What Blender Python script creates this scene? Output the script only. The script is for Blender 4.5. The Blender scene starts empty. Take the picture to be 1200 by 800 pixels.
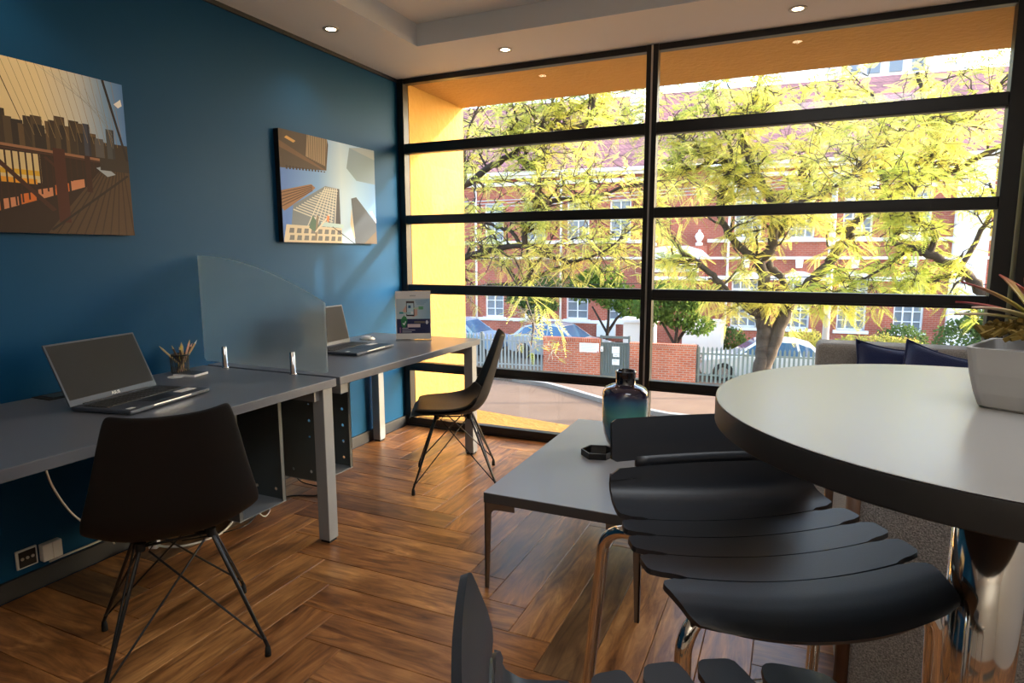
import bpy, math, random
import numpy as np
from mathutils import Vector, Matrix
rng = random.Random(7)
PI = math.pi
sc = bpy.context.scene
col = sc.collection

# ------------------------------------------------------------------ camera
R = ((0.91290767, 0.0540926, -0.40456591), (0.40815517, -0.12824211, 0.90386023), (-0.00299024, -0.99026661, -0.13915138))
cam_d = bpy.data.cameras.new('camera')
cam = bpy.data.objects.new('camera', cam_d); col.objects.link(cam)
cam_d.lens = 733 / 1200 * 36; cam_d.sensor_width = 36; cam_d.sensor_fit = 'HORIZONTAL'
cam_d.clip_start = 0.02; cam_d.clip_end = 300
CAM = (2.64, -3.91, 1.29)
cam.matrix_world = Matrix(((R[0][0], -R[0][1], -R[0][2], CAM[0]), (R[1][0], -R[1][1], -R[1][2], CAM[1]),
                           (R[2][0], -R[2][1], -R[2][2], CAM[2]), (0, 0, 0, 1)))
sc.camera = cam

# ------------------------------------------------------------------ world, sun, lights, exposure
SUN = Vector((2.2, 1.0, 0.70)).normalized()           # towards the low afternoon sun, right of the window
w = bpy.data.worlds.new('sky'); sc.world = w; w.use_nodes = True
nt = w.node_tree; nt.nodes.clear()
sky = nt.nodes.new('ShaderNodeTexSky'); sky.sky_type = 'NISHITA'; sky.sun_disc = False
sky.sun_elevation = math.asin(SUN.z); sky.sun_rotation = math.atan2(SUN.x, SUN.y)
sky.air_density = 1.0; sky.dust_density = 2.5; sky.ozone_density = 1.0
bgn = nt.nodes.new('ShaderNodeBackground'); bgn.inputs[1].default_value = 1.6
out = nt.nodes.new('ShaderNodeOutputWorld')
nt.links.new(sky.outputs[0], bgn.inputs[0]); nt.links.new(bgn.outputs[0], out.inputs[0])
sd = bpy.data.lights.new('sun', 'SUN'); sd.energy = 10.0; sd.angle = 0.012; sd.color = (1.0, 0.90, 0.74)
so = bpy.data.objects.new('sun', sd); col.objects.link(so)
so.rotation_euler = SUN.to_track_quat('Z', 'Y').to_euler()
def area(name, loc, size, energy, color, target):
    d = bpy.data.lights.new(name, 'AREA'); d.shape = 'RECTANGLE'; d.size, d.size_y = size; d.energy = energy; d.color = color
    o = bpy.data.objects.new(name, d); col.objects.link(o); o.location = loc
    o.rotation_euler = (Vector(target) - Vector(loc)).to_track_quat('-Z', 'Y').to_euler()
    return o
# added fill lamp in the tray above the bar table, brightens room and stools
area('added_tray_fill', (3.0, -2.85, 2.60), (1.2, 1.0), 19, (0.90, 0.95, 1.0), (3.0, -2.85, 0))
# added fill lamp behind the camera, aimed up to brighten the ceiling
area('added_ceiling_fill', (3.2, -5.2, 1.70), (.5, .5), 34, (1.0, 0.92, 0.78), (3.2, -5.2, 2.6))
vs = sc.view_settings
sc.display_settings.display_device = 'sRGB'
vs.view_transform = 'Standard'; vs.look = 'None'; vs.gamma = 1.0; vs.use_curve_mapping = False
vs.exposure = 0.05

# ------------------------------------------------------------------ materials
def lin(c): return tuple(((v / 255) / 12.92 if v / 255 <= .04045 else ((v / 255 + .055) / 1.055) ** 2.4) for v in c)
MATS = {}
def mat(name, color, rough=.5, metal=0., spec=.5, noise=None, bump=None, emis=None, coat=0., trans=0., ior=1.45, sheen=0., var=0.):
    """noise=(scale, amount, second colour)  bump=(scale, strength)"""
    m = bpy.data.materials.new(name); m.use_nodes = True; n = m.node_tree; b = n.nodes['Principled BSDF']
    b.inputs['Base Color'].default_value = (*color, 1); b.inputs['Roughness'].default_value = rough
    b.inputs['Metallic'].default_value = metal; b.inputs['Specular IOR Level'].default_value = spec
    b.inputs['Coat Weight'].default_value = coat; b.inputs['Transmission Weight'].default_value = trans
    b.inputs['IOR'].default_value = ior; b.inputs['Sheen Weight'].default_value = sheen
    tc = n.nodes.new('ShaderNodeTexCoord')
    if noise:
        t = n.nodes.new('ShaderNodeTexNoise'); t.inputs['Scale'].default_value = noise[0]; t.inputs['Detail'].default_value = 5
        n.links.new(tc.outputs['Object'], t.inputs['Vector'])
        r = n.nodes.new('ShaderNodeValToRGB'); r.color_ramp.elements[0].position = .5 - .22; r.color_ramp.elements[1].position = .5 + .22
        r.color_ramp.elements[0].color = (*color, 1); r.color_ramp.elements[1].color = (*noise[2], 1)
        mx = n.nodes.new('ShaderNodeMixRGB'); mx.inputs[0].default_value = noise[1]; mx.inputs[1].default_value = (*color, 1)
        n.links.new(t.outputs[0], r.inputs[0]); n.links.new(r.outputs[0], mx.inputs[2]); n.links.new(mx.outputs[0], b.inputs['Base Color'])
    if bump:
        t = n.nodes.new('ShaderNodeTexNoise'); t.inputs['Scale'].default_value = bump[0]; t.inputs['Detail'].default_value = 3
        n.links.new(tc.outputs['Object'], t.inputs['Vector'])
        bp = n.nodes.new('ShaderNodeBump'); bp.inputs['Strength'].default_value = bump[1]; bp.inputs['Distance'].default_value = .01
        n.links.new(t.outputs[0], bp.inputs['Height']); n.links.new(bp.outputs[0], b.inputs['Normal'])
    if emis:
        b.inputs['Emission Color'].default_value = (*emis[0], 1); b.inputs['Emission Strength'].default_value = emis[1]
    MATS[name] = m
    return m

M_wall = mat('blue_paint', (0.0045, 0.055, 0.140), .48, spec=.10, noise=(3, .25, (0.006, 0.062, 0.155)), bump=(220, .05))
M_wallw = mat('white_paint', (.70, .68, .64), .6)
M_ceil = mat('ceiling_paint', (.84, .79, .72), .75, bump=(150, .03))
M_fascia = mat('fascia_paint', (.66, .68, .70), .75)
M_yel = mat('yellow_stucco', (.47, .275, .065), .85, noise=(6, .35, (.40, .215, .038)), bump=(26, .9))
M_black = mat('black_aluminium', (.007, .007, .0075), .38, spec=.5)
M_brass = mat('brass_strip', (.55, .40, .14), .35, 1)
M_base = mat('dark_skirting', (.022, .024, .028), .5)
M_shell = mat('black_plastic', (.009, .009, .0095), .55, spec=.28, bump=(300, .05))
M_pad = mat('black_leatherette', (.016, .015, .014), .5, bump=(180, .12))
M_wire = mat('black_wire', (.010, .010, .011), .32)
M_rubber = mat('black_rubber', (.01, .01, .01), .8)
M_stool = mat('satin_black_shell', (.019, .0225, .030), .36, spec=.6, bump=(400, .03))
M_chrome = mat('chrome', (.72, .71, .70), .08, 1)
M_steel = mat('brushed_steel', (.60, .58, .55), .28, 1)
M_desk = mat('grey_laminate', (.118, .128, .152), .30, bump=(500, .03))
M_frame = mat('grey_powder_coat', (.27, .29, .31), .42)
M_perf = mat('perforated_steel', (.085, .10, .105), .42)
M_hole = mat('perforation_ring', (.36, .40, .42), .6)
M_ctop = mat('coffee_top_laminate', (.27, .28, .30), .34)
M_cedge = mat('dark_edge', (.055, .055, .058), .45)
M_bleg = mat('bronze_leg', (.22, .19, .16), .38, .8)
M_ttop = mat('bar_top_laminate', (.34, .33, .315), .25)
M_tedge = mat('bar_top_edge', (.030, .030, .032), .42)
M_lap = mat('laptop_shell', (.050, .060, .080), .45, .2)
M_lapdk = mat('laptop_dark', (.012, .012, .014), .4)
M_screen = mat('screen_off', (.022, .022, .023), .6, spec=.15)
M_key = mat('key', (.018, .018, .02), .5)
M_white = mat('white_plastic', (.75, .75, .73), .4)
M_paper = mat('paper', (.78, .78, .78), .7)
M_cable = mat('white_cable', (.62, .60, .56), .5)
M_wood = mat('light_wood', (.62, .42, .20), .55)
M_woodd = mat('dark_pencil', (.10, .045, .02), .5)
M_pink = mat('pink_pencil', (.80, .45, .33), .5)
M_yellow = mat('yellow_pencil', (.78, .60, .10), .5)
M_tweed = mat('grey_tweed', (.13, .126, .12), .95, noise=(230, .95, (.55, .53, .50)), bump=(260, .6), sheen=.3)
M_tweedl = mat('light_tweed', (.24, .225, .20), .95, noise=(230, .9, (.52, .49, .44)), bump=(260, .5), sheen=.3)
M_navy = mat('navy_fabric', (.010, .020, .085), .85, bump=(160, .25), sheen=.3)
M_walnut = mat('walnut', (.16, .085, .05), .42, noise=(9, .5, (.09, .045, .028)))
M_pot = mat('grey_ceramic', (.50, .50, .50), .55)
M_moss = mat('moss', (.12, .085, .015), .95, noise=(40, .9, (.30, .19, .04)))
M_bark = mat('bark', (.040, .030, .024), .95, noise=(7, .8, (.085, .068, .056)), bump=(14, 1.0))
M_barkd = mat('dark_bark', (.030, .019, .014), .95, noise=(7, .8, (.065, .045, .034)), bump=(14, 1.0))
M_twig = mat('bare_twig', (.30, .25, .20), .9)
M_pole = mat('galvanised_steel', (.55, .57, .60), .45, .3)
M_fence = mat('grey_green_steel', (.17, .21, .20), .5)
M_gate = mat('grey_gate_paint', (.105, .125, .125), .55)
M_plaster = mat('cream_plaster', (.78, .72, .68), .85)
M_plasterw = mat('white_plaster', (.82, .80, .80), .85)
M_wframe = mat('white_window_paint', (.82, .82, .82), .5)
M_winpane = mat('window_dark_glass', (.22, .25, .29), .15, spec=.7)
M_carw = mat('white_car_paint', (.70, .72, .74), .25, coat=.6)
M_carr = mat('grey_car_paint', (.33, .37, .42), .25, coat=.6)
M_carb = mat('blue_car_paint', (.22, .33, .46), .25, coat=.6)
M_carglass = mat('car_glass', (.03, .10, .20), .06, spec=.8)
M_tyre = mat('tyre', (.02, .02, .02), .8)
M_alloy = mat('alloy', (.55, .55, .56), .3, .9)
M_street = mat('street_surface', (.145, .088, .056), .9, noise=(.7, .55, (.20, .135, .095)), bump=(60, .3))
M_walk = mat('pavement_surface', (.175, .105, .068), .9, noise=(1.2, .5, (.23, .15, .105)), bump=(60, .3))
M_kerb = mat('kerb_concrete', (.40, .36, .33), .9)
M_lamp = mat('lamp_glow', (1, .85, .6), .5, emis=((1, .80, .50), 14))
M_ring = mat('lamp_ring', (.45, .40, .33), .35, .6)
M_grilled = mat('fan_black', (.03, .03, .03), .6)
M_soil = mat('garden_soil', (.10, .075, .05), .95)

def glass_mat(name, tint, rough, fac=None, diff=None):
    m = bpy.data.materials.new(name); m.use_nodes = True; n = m.node_tree; n.nodes.clear()
    o = n.nodes.new('ShaderNodeOutputMaterial'); t = n.nodes.new('ShaderNodeBsdfTransparent'); t.inputs[0].default_value = (*tint, 1)
    g = n.nodes.new('ShaderNodeBsdfGlossy'); g.inputs['Roughness'].default_value = rough
    f = n.nodes.new('ShaderNodeFresnel'); f.inputs[0].default_value = 1.45
    ge = n.nodes.new('ShaderNodeNewGeometry'); mr = n.nodes.new('ShaderNodeMapRange'); mr.inputs[3].default_value = 1.45; mr.inputs[4].default_value = 1 / 1.45
    n.links.new(ge.outputs['Backfacing'], mr.inputs[0]); n.links.new(mr.outputs[0], f.inputs[0])      # same index on both faces of the thin pane
    mx = n.nodes.new('ShaderNodeMixShader')
    n.links.new(f.outputs[0], mx.inputs[0]); n.links.new(t.outputs[0], mx.inputs[1]); n.links.new(g.outputs[0], mx.inputs[2])
    last = mx
    if diff:
        d = n.nodes.new('ShaderNodeBsdfDiffuse'); d.inputs[0].default_value = (*diff, 1)
        m2 = n.nodes.new('ShaderNodeMixShader'); m2.inputs[0].default_value = fac
        n.links.new(mx.outputs[0], m2.inputs[1]); n.links.new(d.outputs[0], m2.inputs[2]); last = m2
    n.links.new(last.outputs[0], o.inputs[0])
    return m
M_glass = glass_mat('window_glass', (.99, .99, .99), .0)
M_carwin = glass_mat('clear_acrylic', (.97, .98, .98), .02)

def frosted():
    m = bpy.data.materials.new('frosted_glass'); m.use_nodes = True; b = m.node_tree.nodes['Principled BSDF']
    b.inputs['Base Color'].default_value = (.80, .90, .92, 1); b.inputs['Transmission Weight'].default_value = .88
    b.inputs['Roughness'].default_value = .42; b.inputs['IOR'].default_value = 1.12
    return m
M_frost = frosted()

def vase_mat():
    m = bpy.data.materials.new('teal_glass'); m.use_nodes = True; n = m.node_tree; b = n.nodes['Principled BSDF']
    b.inputs['Roughness'].default_value = .06; b.inputs['Coat Weight'].default_value = .6; b.inputs['Specular IOR Level'].default_value = .7
    tc = n.nodes.new('ShaderNodeTexCoord'); sp = n.nodes.new('ShaderNodeSeparateXYZ'); r = n.nodes.new('ShaderNodeValToRGB')
    no = n.nodes.new('ShaderNodeTexNoise'); no.inputs['Scale'].default_value = 9
    ad = n.nodes.new('ShaderNodeMath'); ad.operation = 'MULTIPLY_ADD'; ad.inputs[1].default_value = .08
    n.links.new(tc.outputs['Object'], no.inputs['Vector']); n.links.new(tc.outputs['Object'], sp.inputs[0])
    n.links.new(no.outputs[0], ad.inputs[0]); n.links.new(sp.outputs[2], ad.inputs[2])
    e = r.color_ramp.elements
    e[0].position = .03; e[0].color = (.010, .025, .06, 1); e[1].position = .345; e[1].color = (.004, .004, .008, 1)
    for p, c in ((.13, (.02, .11, .20)), (.20, (.09, .34, .32)), (.27, (.04, .14, .25)), (.30, (.03, .022, .06))):
        k = e.new(p); k.color = (*c, 1)
    n.links.new(ad.outputs[0], r.inputs[0]); n.links.new(r.outputs[0], b.inputs['Base Color'])
    return m
M_vase = vase_mat()

def plank_mat():
    m = bpy.data.materials.new('oak_plank'); m.use_nodes = True; n = m.node_tree; b = n.nodes['Principled BSDF']; L = n.links.new
    oi = n.nodes.new('ShaderNodeObjectInfo'); tc = n.nodes.new('ShaderNodeTexCoord')
    mp = n.nodes.new('ShaderNodeMapping'); mp.inputs['Scale'].default_value = (1.5, 10, 1)
    sc_ = n.nodes.new('ShaderNodeMath'); sc_.operation = 'MULTIPLY'; sc_.inputs[1].default_value = 53.0
    cb = n.nodes.new('ShaderNodeCombineXYZ')
    L(oi.outputs['Random'], sc_.inputs[0]); L(sc_.outputs[0], cb.inputs[0]); L(sc_.outputs[0], cb.inputs[1])
    L(tc.outputs['Object'], mp.inputs['Vector']); L(cb.outputs[0], mp.inputs['Location'])
    gr = n.nodes.new('ShaderNodeTexNoise'); gr.inputs['Scale'].default_value = 2.2; gr.inputs['Detail'].default_value = 8; gr.inputs['Roughness'].default_value = .62; gr.inputs['Distortion'].default_value = 1.2
    L(mp.outputs[0], gr.inputs['Vector'])
    mp2 = n.nodes.new('ShaderNodeMapping'); mp2.inputs['Scale'].default_value = (2.5, 5, 1); L(tc.outputs['Object'], mp2.inputs['Vector']); L(cb.outputs[0], mp2.inputs['Location'])
    bl = n.nodes.new('ShaderNodeTexNoise'); bl.inputs['Scale'].default_value = 1.5; bl.inputs['Detail'].default_value = 4; L(mp2.outputs[0], bl.inputs['Vector'])
    ramp = n.nodes.new('ShaderNodeValToRGB'); e = ramp.color_ramp.elements
    e[0].position = .26; e[0].color = (.055, .024, .011, 1); e[1].position = .78; e[1].color = (.54, .325, .135, 1)
    k = e.new(.40); k.color = (.19, .088, .034, 1); k = e.new(.55); k.color = (.34, .172, .064, 1)
    L(gr.outputs[0], ramp.inputs[0])
    r2 = n.nodes.new('ShaderNodeValToRGB'); e = r2.color_ramp.elements; r2.color_ramp.interpolation = 'CONSTANT'
    e[0].position = 0; e[0].color = (1.2, 1.06, .94, 1); e[1].position = .2; e[1].color = (1.5, 1.42, 1.26, 1)
    for p, c in ((.38, (.78, .70, .68)), (.5, (1.15, 1.0, .85)), (.66, (1.4, 1.22, 1.04)), (.83, (.66, .74, .86)), (.92, (1.0, .88, .78))):
        k = e.new(p); k.color = (*c, 1)
    L(oi.outputs['Random'], r2.inputs[0])
    r3 = n.nodes.new('ShaderNodeValToRGB'); e = r3.color_ramp.elements
    e[0].position = .35; e[0].color = (.66, .58, .52, 1); e[1].position = .66; e[1].color = (1.2, 1.15, 1.1, 1); L(bl.outputs[0], r3.inputs[0])
    m1 = n.nodes.new('ShaderNodeMixRGB'); m1.blend_type = 'MULTIPLY'; m1.inputs[0].default_value = 1; L(ramp.outputs[0], m1.inputs[1]); L(r2.outputs[0], m1.inputs[2])
    m2 = n.nodes.new('ShaderNodeMixRGB'); m2.blend_type = 'MULTIPLY'; m2.inputs[0].default_value = 1; L(m1.outputs[0], m2.inputs[1]); L(r3.outputs[0], m2.inputs[2])
    L(m2.outputs[0], b.inputs['Base Color'])
    rr = n.nodes.new('ShaderNodeMapRange'); rr.inputs[3].default_value = .26; rr.inputs[4].default_value = .44; L(gr.outputs[0], rr.inputs[0]); L(rr.outputs[0], b.inputs['Roughness'])
    bp = n.nodes.new('ShaderNodeBump'); bp.inputs['Strength'].default_value = .16; bp.inputs['Distance'].default_value = .004; L(gr.outputs[0], bp.inputs['Height']); L(bp.outputs[0], b.inputs['Normal'])
    return m
M_plank = plank_mat()

def leaf_mat(name, cols, trans=.5):
    m = bpy.data.materials.new(name); m.use_nodes = True; n = m.node_tree; n.nodes.clear(); L = n.links.new
    g = n.nodes.new('ShaderNodeNewGeometry'); r = n.nodes.new('ShaderNodeValToRGB'); e = r.color_ramp.elements
    e[0].position = 0; e[0].color = (*cols[0], 1); e[1].position = 1; e[1].color = (*cols[-1], 1)
    for i, c in enumerate(cols[1:-1]): k = e.new((i + 1) / (len(cols) - 1)); k.color = (*c, 1)
    tc = n.nodes.new('ShaderNodeTexCoord'); no = n.nodes.new('ShaderNodeTexNoise'); no.inputs['Scale'].default_value = 1.3; no.inputs['Detail'].default_value = 2
    mp = n.nodes.new('ShaderNodeMapRange'); mp.inputs[1].default_value = .30; mp.inputs[2].default_value = .70
    ad = n.nodes.new('ShaderNodeMixRGB'); ad.inputs[0].default_value = .62
    L(tc.outputs['Object'], no.inputs['Vector']); L(no.outputs[0], mp.inputs[0]); L(g.outputs['Random Per Island'], ad.inputs[1]); L(mp.outputs[0], ad.inputs[2]); L(ad.outputs[0], r.inputs[0])
    d = n.nodes.new('ShaderNodeBsdfDiffuse'); t = n.nodes.new('ShaderNodeBsdfTranslucent'); mx = n.nodes.new('ShaderNodeMixShader'); mx.inputs[0].default_value = trans
    o = n.nodes.new('ShaderNodeOutputMaterial')
    L(r.outputs[0], d.inputs[0]); L(r.outputs[0], t.inputs[0]); L(d.outputs[0], mx.inputs[1]); L(t.outputs[0], mx.inputs[2]); L(mx.outputs[0], o.inputs[0])
    return m
M_leafy = leaf_mat('autumn_leaf', [(.32, .42, .10), (.52, .58, .14), (.74, .72, .20), (.84, .74, .17), (.90, .83, .36)], .6)
M_leafyg = leaf_mat('yellow_green_leaf', [(.24, .34, .07), (.36, .46, .09), (.52, .56, .11), (.70, .66, .14), (.82, .76, .24)], .6)
M_leafg = leaf_mat('green_leaf', [(.10, .17, .035), (.16, .24, .05), (.07, .13, .03), (.24, .30, .07)], .45)
M_leafdk = leaf_mat('dark_green_leaf', [(.05, .10, .03), (.09, .15, .045), (.12, .18, .06), (.035, .07, .025)], .4)
M_leafhedge = leaf_mat('hedge_leaf', [(.34, .34, .08), (.44, .40, .10), (.26, .30, .07), (.52, .46, .16)], .45)
M_agave = leaf_mat('strap_leaf', [(.09, .17, .09), (.14, .24, .13), (.06, .12, .07)], .3)

def brick_mat(name, c1, c2, mortar, bw, bh, ms=.012, bump=.5):
    m = bpy.data.materials.new(name); m.use_nodes = True; n = m.node_tree; b = n.nodes['Principled BSDF']; L = n.links.new
    tc = n.nodes.new('ShaderNodeTexCoord'); sp = n.nodes.new('ShaderNodeSeparateXYZ'); cb = n.nodes.new('ShaderNodeCombineXYZ'); ad = n.nodes.new('ShaderNodeMath')
    L(tc.outputs['Object'], sp.inputs[0]); L(sp.outputs[0], ad.inputs[0]); L(sp.outputs[1], ad.inputs[1]); L(ad.outputs[0], cb.inputs[0]); L(sp.outputs[2], cb.inputs[1])
    t = n.nodes.new('ShaderNodeTexBrick'); t.inputs['Scale'].default_value = 1; t.inputs['Brick Width'].default_value = bw; t.inputs['Row Height'].default_value = bh
    t.inputs['Mortar Size'].default_value = ms; t.inputs['Mortar Smooth'].default_value = .1; t.inputs['Bias'].default_value = -.1
    t.inputs['Color1'].default_value = (*c1, 1); t.inputs['Color2'].default_value = (*c2, 1); t.inputs['Mortar'].default_value = (*mortar, 1)
    L(cb.outputs[0], t.inputs['Vector'])
    no = n.nodes.new('ShaderNodeTexNoise'); no.inputs['Scale'].default_value = 1.1; no.inputs['Detail'].default_value = 4; L(tc.outputs['Object'], no.inputs['Vector'])
    r = n.nodes.new('ShaderNodeValToRGB'); r.color_ramp.elements[0].position = .35; r.color_ramp.elements[0].color = (.75, .72, .72, 1); r.color_ramp.elements[1].position = .62; r.color_ramp.elements[1].color = (1.08, 1.04, 1, 1)
    L(no.outputs[0], r.inputs[0])
    mx = n.nodes.new('ShaderNodeMixRGB'); mx.blend_type = 'MULTIPLY'; mx.inputs[0].default_value = 1; L(t.outputs[0], mx.inputs[1]); L(r.outputs[0], mx.inputs[2]); L(mx.outputs[0], b.inputs['Base Color'])
    b.inputs['Roughness'].default_value = .85
    bp = n.nodes.new('ShaderNodeBump'); bp.inputs['Strength'].default_value = bump; bp.inputs['Distance'].default_value = .01; bp.invert = True; L(t.outputs['Fac'], bp.inputs['Height']); L(bp.outputs[0], b.inputs['Normal'])
    return m
M_brick = brick_mat('red_brick', (.52, .125, .055), (.38, .080, .036), (.42, .30, .24), .23, .075)
M_brickcap = brick_mat('red_brick_cap', (.55, .13, .055), (.42, .085, .036), (.42, .30, .24), .075, .3)
M_brickb = brick_mat('school_brick', (.42, .100, .058), (.36, .080, .046), (.40, .22, .17), .23, .085, .010, .3)
M_roof = brick_mat('roof_tiles', (.36, .17, .17), (.30, .13, .14), (.20, .09, .10), .25, .32, .03, .6)

# ------------------------------------------------------------------ mesh helpers
class MB:
    def __init__(s): s.v = []; s.f = []; s.m = []
    def add(s, vs_, fs, mi=0):
        b = len(s.v); s.v += [tuple(p) for p in vs_]
        for f in fs: s.f.append(tuple(i + b for i in f)); s.m.append(mi)
        return s
    def box(s, c, d, rot=None, mi=0):
        x, y, z = (k / 2 for k in d); p = []
        for sx, sy, sz in ((-1, -1, -1), (1, -1, -1), (1, 1, -1), (-1, 1, -1), (-1, -1, 1), (1, -1, 1), (1, 1, 1), (-1, 1, 1)):
            q = Vector((sx * x, sy * y, sz * z))
            if rot is not None: q = rot @ q
            p.append(q + Vector(c))
        return s.add(p, [(0, 3, 2, 1), (4, 5, 6, 7), (0, 1, 5, 4), (1, 2, 6, 5), (2, 3, 7, 6), (3, 0, 4, 7)], mi)
    def bx(s, x0, x1, y0, y1, z0, z1, mi=0):
        return s.box(((x0 + x1) / 2, (y0 + y1) / 2, (z0 + z1) / 2), (abs(x1 - x0), abs(y1 - y0), abs(z1 - z0)), None, mi)
    def prism(s, pts, axis, a, b, mi=0):
        """polygon pts (2-D) extruded along axis from a to b"""
        def P(p, t): return {'x': (t, p[0], p[1]), 'y': (p[0], t, p[1]), 'z': (p[0], p[1], t)}[axis]
        n = len(pts)
        ar = sum(pts[i][0] * pts[(i + 1) % n][1] - pts[(i + 1) % n][0] * pts[i][1] for i in range(n))
        flip = (ar < 0) != (axis == 'y')
        if a > b: a, b = b, a
        v = [P(p, a) for p in pts] + [P(p, b) for p in pts]
        f = [tuple(range(n - 1, -1, -1)), tuple(range(n, 2 * n))] + [(i, (i + 1) % n, n + (i + 1) % n, n + i) for i in range(n)]
        if flip: f = [t[::-1] for t in f]
        return s.add(v, f, mi)
    def tube(s, path, r, n=8, mi=0, cap=True):
        path = [Vector(p) for p in path]; rs = r if isinstance(r, (list, tuple)) else [r] * len(path)
        vs_ = []; up = None
        for i, p in enumerate(path):
            t = (path[min(i + 1, len(path) - 1)] - path[max(i - 1, 0)]).normalized()
            if up is None:
                up = t.orthogonal().normalized()
            up = (up - t * up.dot(t))
            up = up.normalized() if up.length > 1e-6 else t.orthogonal().normalized()
            bi = t.cross(up)
            for k in range(n):
                a = 2 * PI * k / n; vs_.append(p + (up * math.cos(a) + bi * math.sin(a)) * rs[i])
        fs = [(i * n + k, i * n + (k + 1) % n, (i + 1) * n + (k + 1) % n, (i + 1) * n + k) for i in range(len(path) - 1) for k in range(n)]
        if cap: fs += [tuple(range(n - 1, -1, -1)), tuple(range((len(path) - 1) * n, len(path) * n))]
        return s.add(vs_, fs, mi)
    def lathe(s, prof, n=32, c=(0, 0, 0), mi=0):
        vs_ = [(c[0] + r * math.cos(2 * PI * k / n), c[1] + r * math.sin(2 * PI * k / n), c[2] + z) for r, z in prof for k in range(n)]
        fs = [(i * n + k, i * n + (k + 1) % n, (i + 1) * n + (k + 1) % n, (i + 1) * n + k) for i in range(len(prof) - 1) for k in range(n)]
        if prof[0][0] > 1e-5: fs.append(tuple(range(n - 1, -1, -1)))
        if prof[-1][0] > 1e-5: fs.append(tuple(range((len(prof) - 1) * n, len(prof) * n)))
        return s.add(vs_, fs, mi)
    def grid(s, rows, mi=0):
        a = len(rows); b = len(rows[0])
        return s.add([p for r in rows for p in r], [(i * b + j, i * b + j + 1, (i + 1) * b + j + 1, (i + 1) * b + j) for i in range(a - 1) for j in range(b - 1)], mi)
    def build(s, name, m, parent=None, smooth=False, bevel=0., seg=2, solid=0., sub=0, world=True, offset=0.):
        me = bpy.data.meshes.new(name)
        v = s.v
        if parent is not None and world:
            L = rootloc(parent); v = [(p[0] - L[0], p[1] - L[1], p[2] - L[2]) for p in v]
        me.from_pydata(v, [], s.f)
        ms = m if isinstance(m, (list, tuple)) else [m]
        for k in ms: me.materials.append(k)
        if len(ms) > 1: me.polygons.foreach_set('material_index', s.m)
        if smooth: me.polygons.foreach_set('use_smooth', [True] * len(me.polygons))
        me.update()
        o = bpy.data.objects.new(name, me); col.objects.link(o)
        if parent is not None: o.parent = parent
        if solid:
            q = o.modifiers.new('solid', 'SOLIDIFY'); q.thickness = solid; q.offset = offset
        if bevel:
            q = o.modifiers.new('bevel', 'BEVEL'); q.width = bevel; q.segments = seg; q.limit_method = 'ANGLE'; q.angle_limit = .6
        if sub:
            q = o.modifiers.new('sub', 'SUBSURF'); q.levels = sub; q.render_levels = sub
        return o
def rootloc(o):
    L = Vector((0, 0, 0))
    while o is not None: L = L + o.location; o = o.parent
    return L
def tag(o, label=None, cat=None, group=None, kind=None):
    if label: o['label'] = label
    if cat: o['category'] = cat
    if group: o['group'] = group
    if kind: o['kind'] = kind
    return o
def thing(name, label, cat, loc=(0, 0, 0), rz=0., group=None):
    o = bpy.data.objects.new(name, None); col.objects.link(o); o.empty_display_size = .1
    o.location = loc; o.rotation_euler = (0, 0, rz)
    return tag(o, label, cat, group)
def srt(o): return tag(o, kind='structure')
def copy_tree(o, parent=None):
    c = o.copy(); col.objects.link(c)
    if parent is not None: c.parent = parent
    for ch in list(o.children): copy_tree(ch, c)
    return c
def text_mesh(name, s, size, m, parent, mtx, ext=.0008, align='CENTER'):
    cu = bpy.data.curves.new(name, 'FONT'); cu.body = s; cu.size = size; cu.extrude = ext; cu.align_x = align; cu.align_y = 'CENTER'
    t = bpy.data.objects.new(name + '_tmp', cu); col.objects.link(t)
    bpy.context.view_layer.update()
    me = bpy.data.meshes.new_from_object(t.evaluated_get(bpy.context.evaluated_depsgraph_get()))
    bpy.data.objects.remove(t); bpy.data.curves.remove(cu)
    me.materials.clear(); me.materials.append(m)
    o = bpy.data.objects.new(name, me); col.objects.link(o); o.parent = parent; o.matrix_local = mtx
    return o
def fast_mesh(name, V, F, m, parent=None, smooth=False):
    """V (n,3) array, F (k,3) or (k,4) array"""
    me = bpy.data.meshes.new(name); n, k = len(V), F.shape[1]
    me.vertices.add(n); me.vertices.foreach_set('co', V.astype(np.float32).ravel())
    me.loops.add(F.size); me.loops.foreach_set('vertex_index', F.astype(np.int32).ravel())
    me.polygons.add(len(F)); me.polygons.foreach_set('loop_start', np.arange(0, F.size, k, dtype=np.int32)); me.polygons.foreach_set('loop_total', np.full(len(F), k, dtype=np.int32))
    me.materials.append(m); me.update(calc_edges=True)
    o = bpy.data.objects.new(name, me); col.objects.link(o)
    if parent is not None: o.parent = parent
    return o

# ================================================================== ROOM SHELL
RX, RY, CZ = 5.0, -6.5, 2.51
# floor slab and herringbone planks
fl = srt(MB().bx(-.05, RX + .05, RY - .05, .06, -.12, -.012).build('floor', M_cedge))
PW, PL, X0, Y0 = .155, 6, 1.035, -2.249
def plank_mesh(lx, ly):
    g, c, h = .0009, .0016, .012
    a, b = lx / 2 - g, ly / 2 - g
    v = [(-a, -b, -h), (a, -b, -h), (a, b, -h), (-a, b, -h), (-a, -b, -c), (a, -b, -c), (a, b, -c), (-a, b, -c), (-a + c, -b + c, 0), (a - c, -b + c, 0), (a - c, b - c, 0), (-a + c, b - c, 0)]
    f = [(8, 9, 10, 11)] + [(i, (i + 1) % 4, 4 + (i + 1) % 4, 4 + i) for i in range(4)] + [(4 + i, 4 + (i + 1) % 4, 8 + (i + 1) % 4, 8 + i) for i in range(4)]
    me = bpy.data.meshes.new('plank'); me.from_pydata(v, [], f); me.materials.append(M_plank); me.update(); return me
full = plank_mesh(PL * PW, PW)
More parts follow.
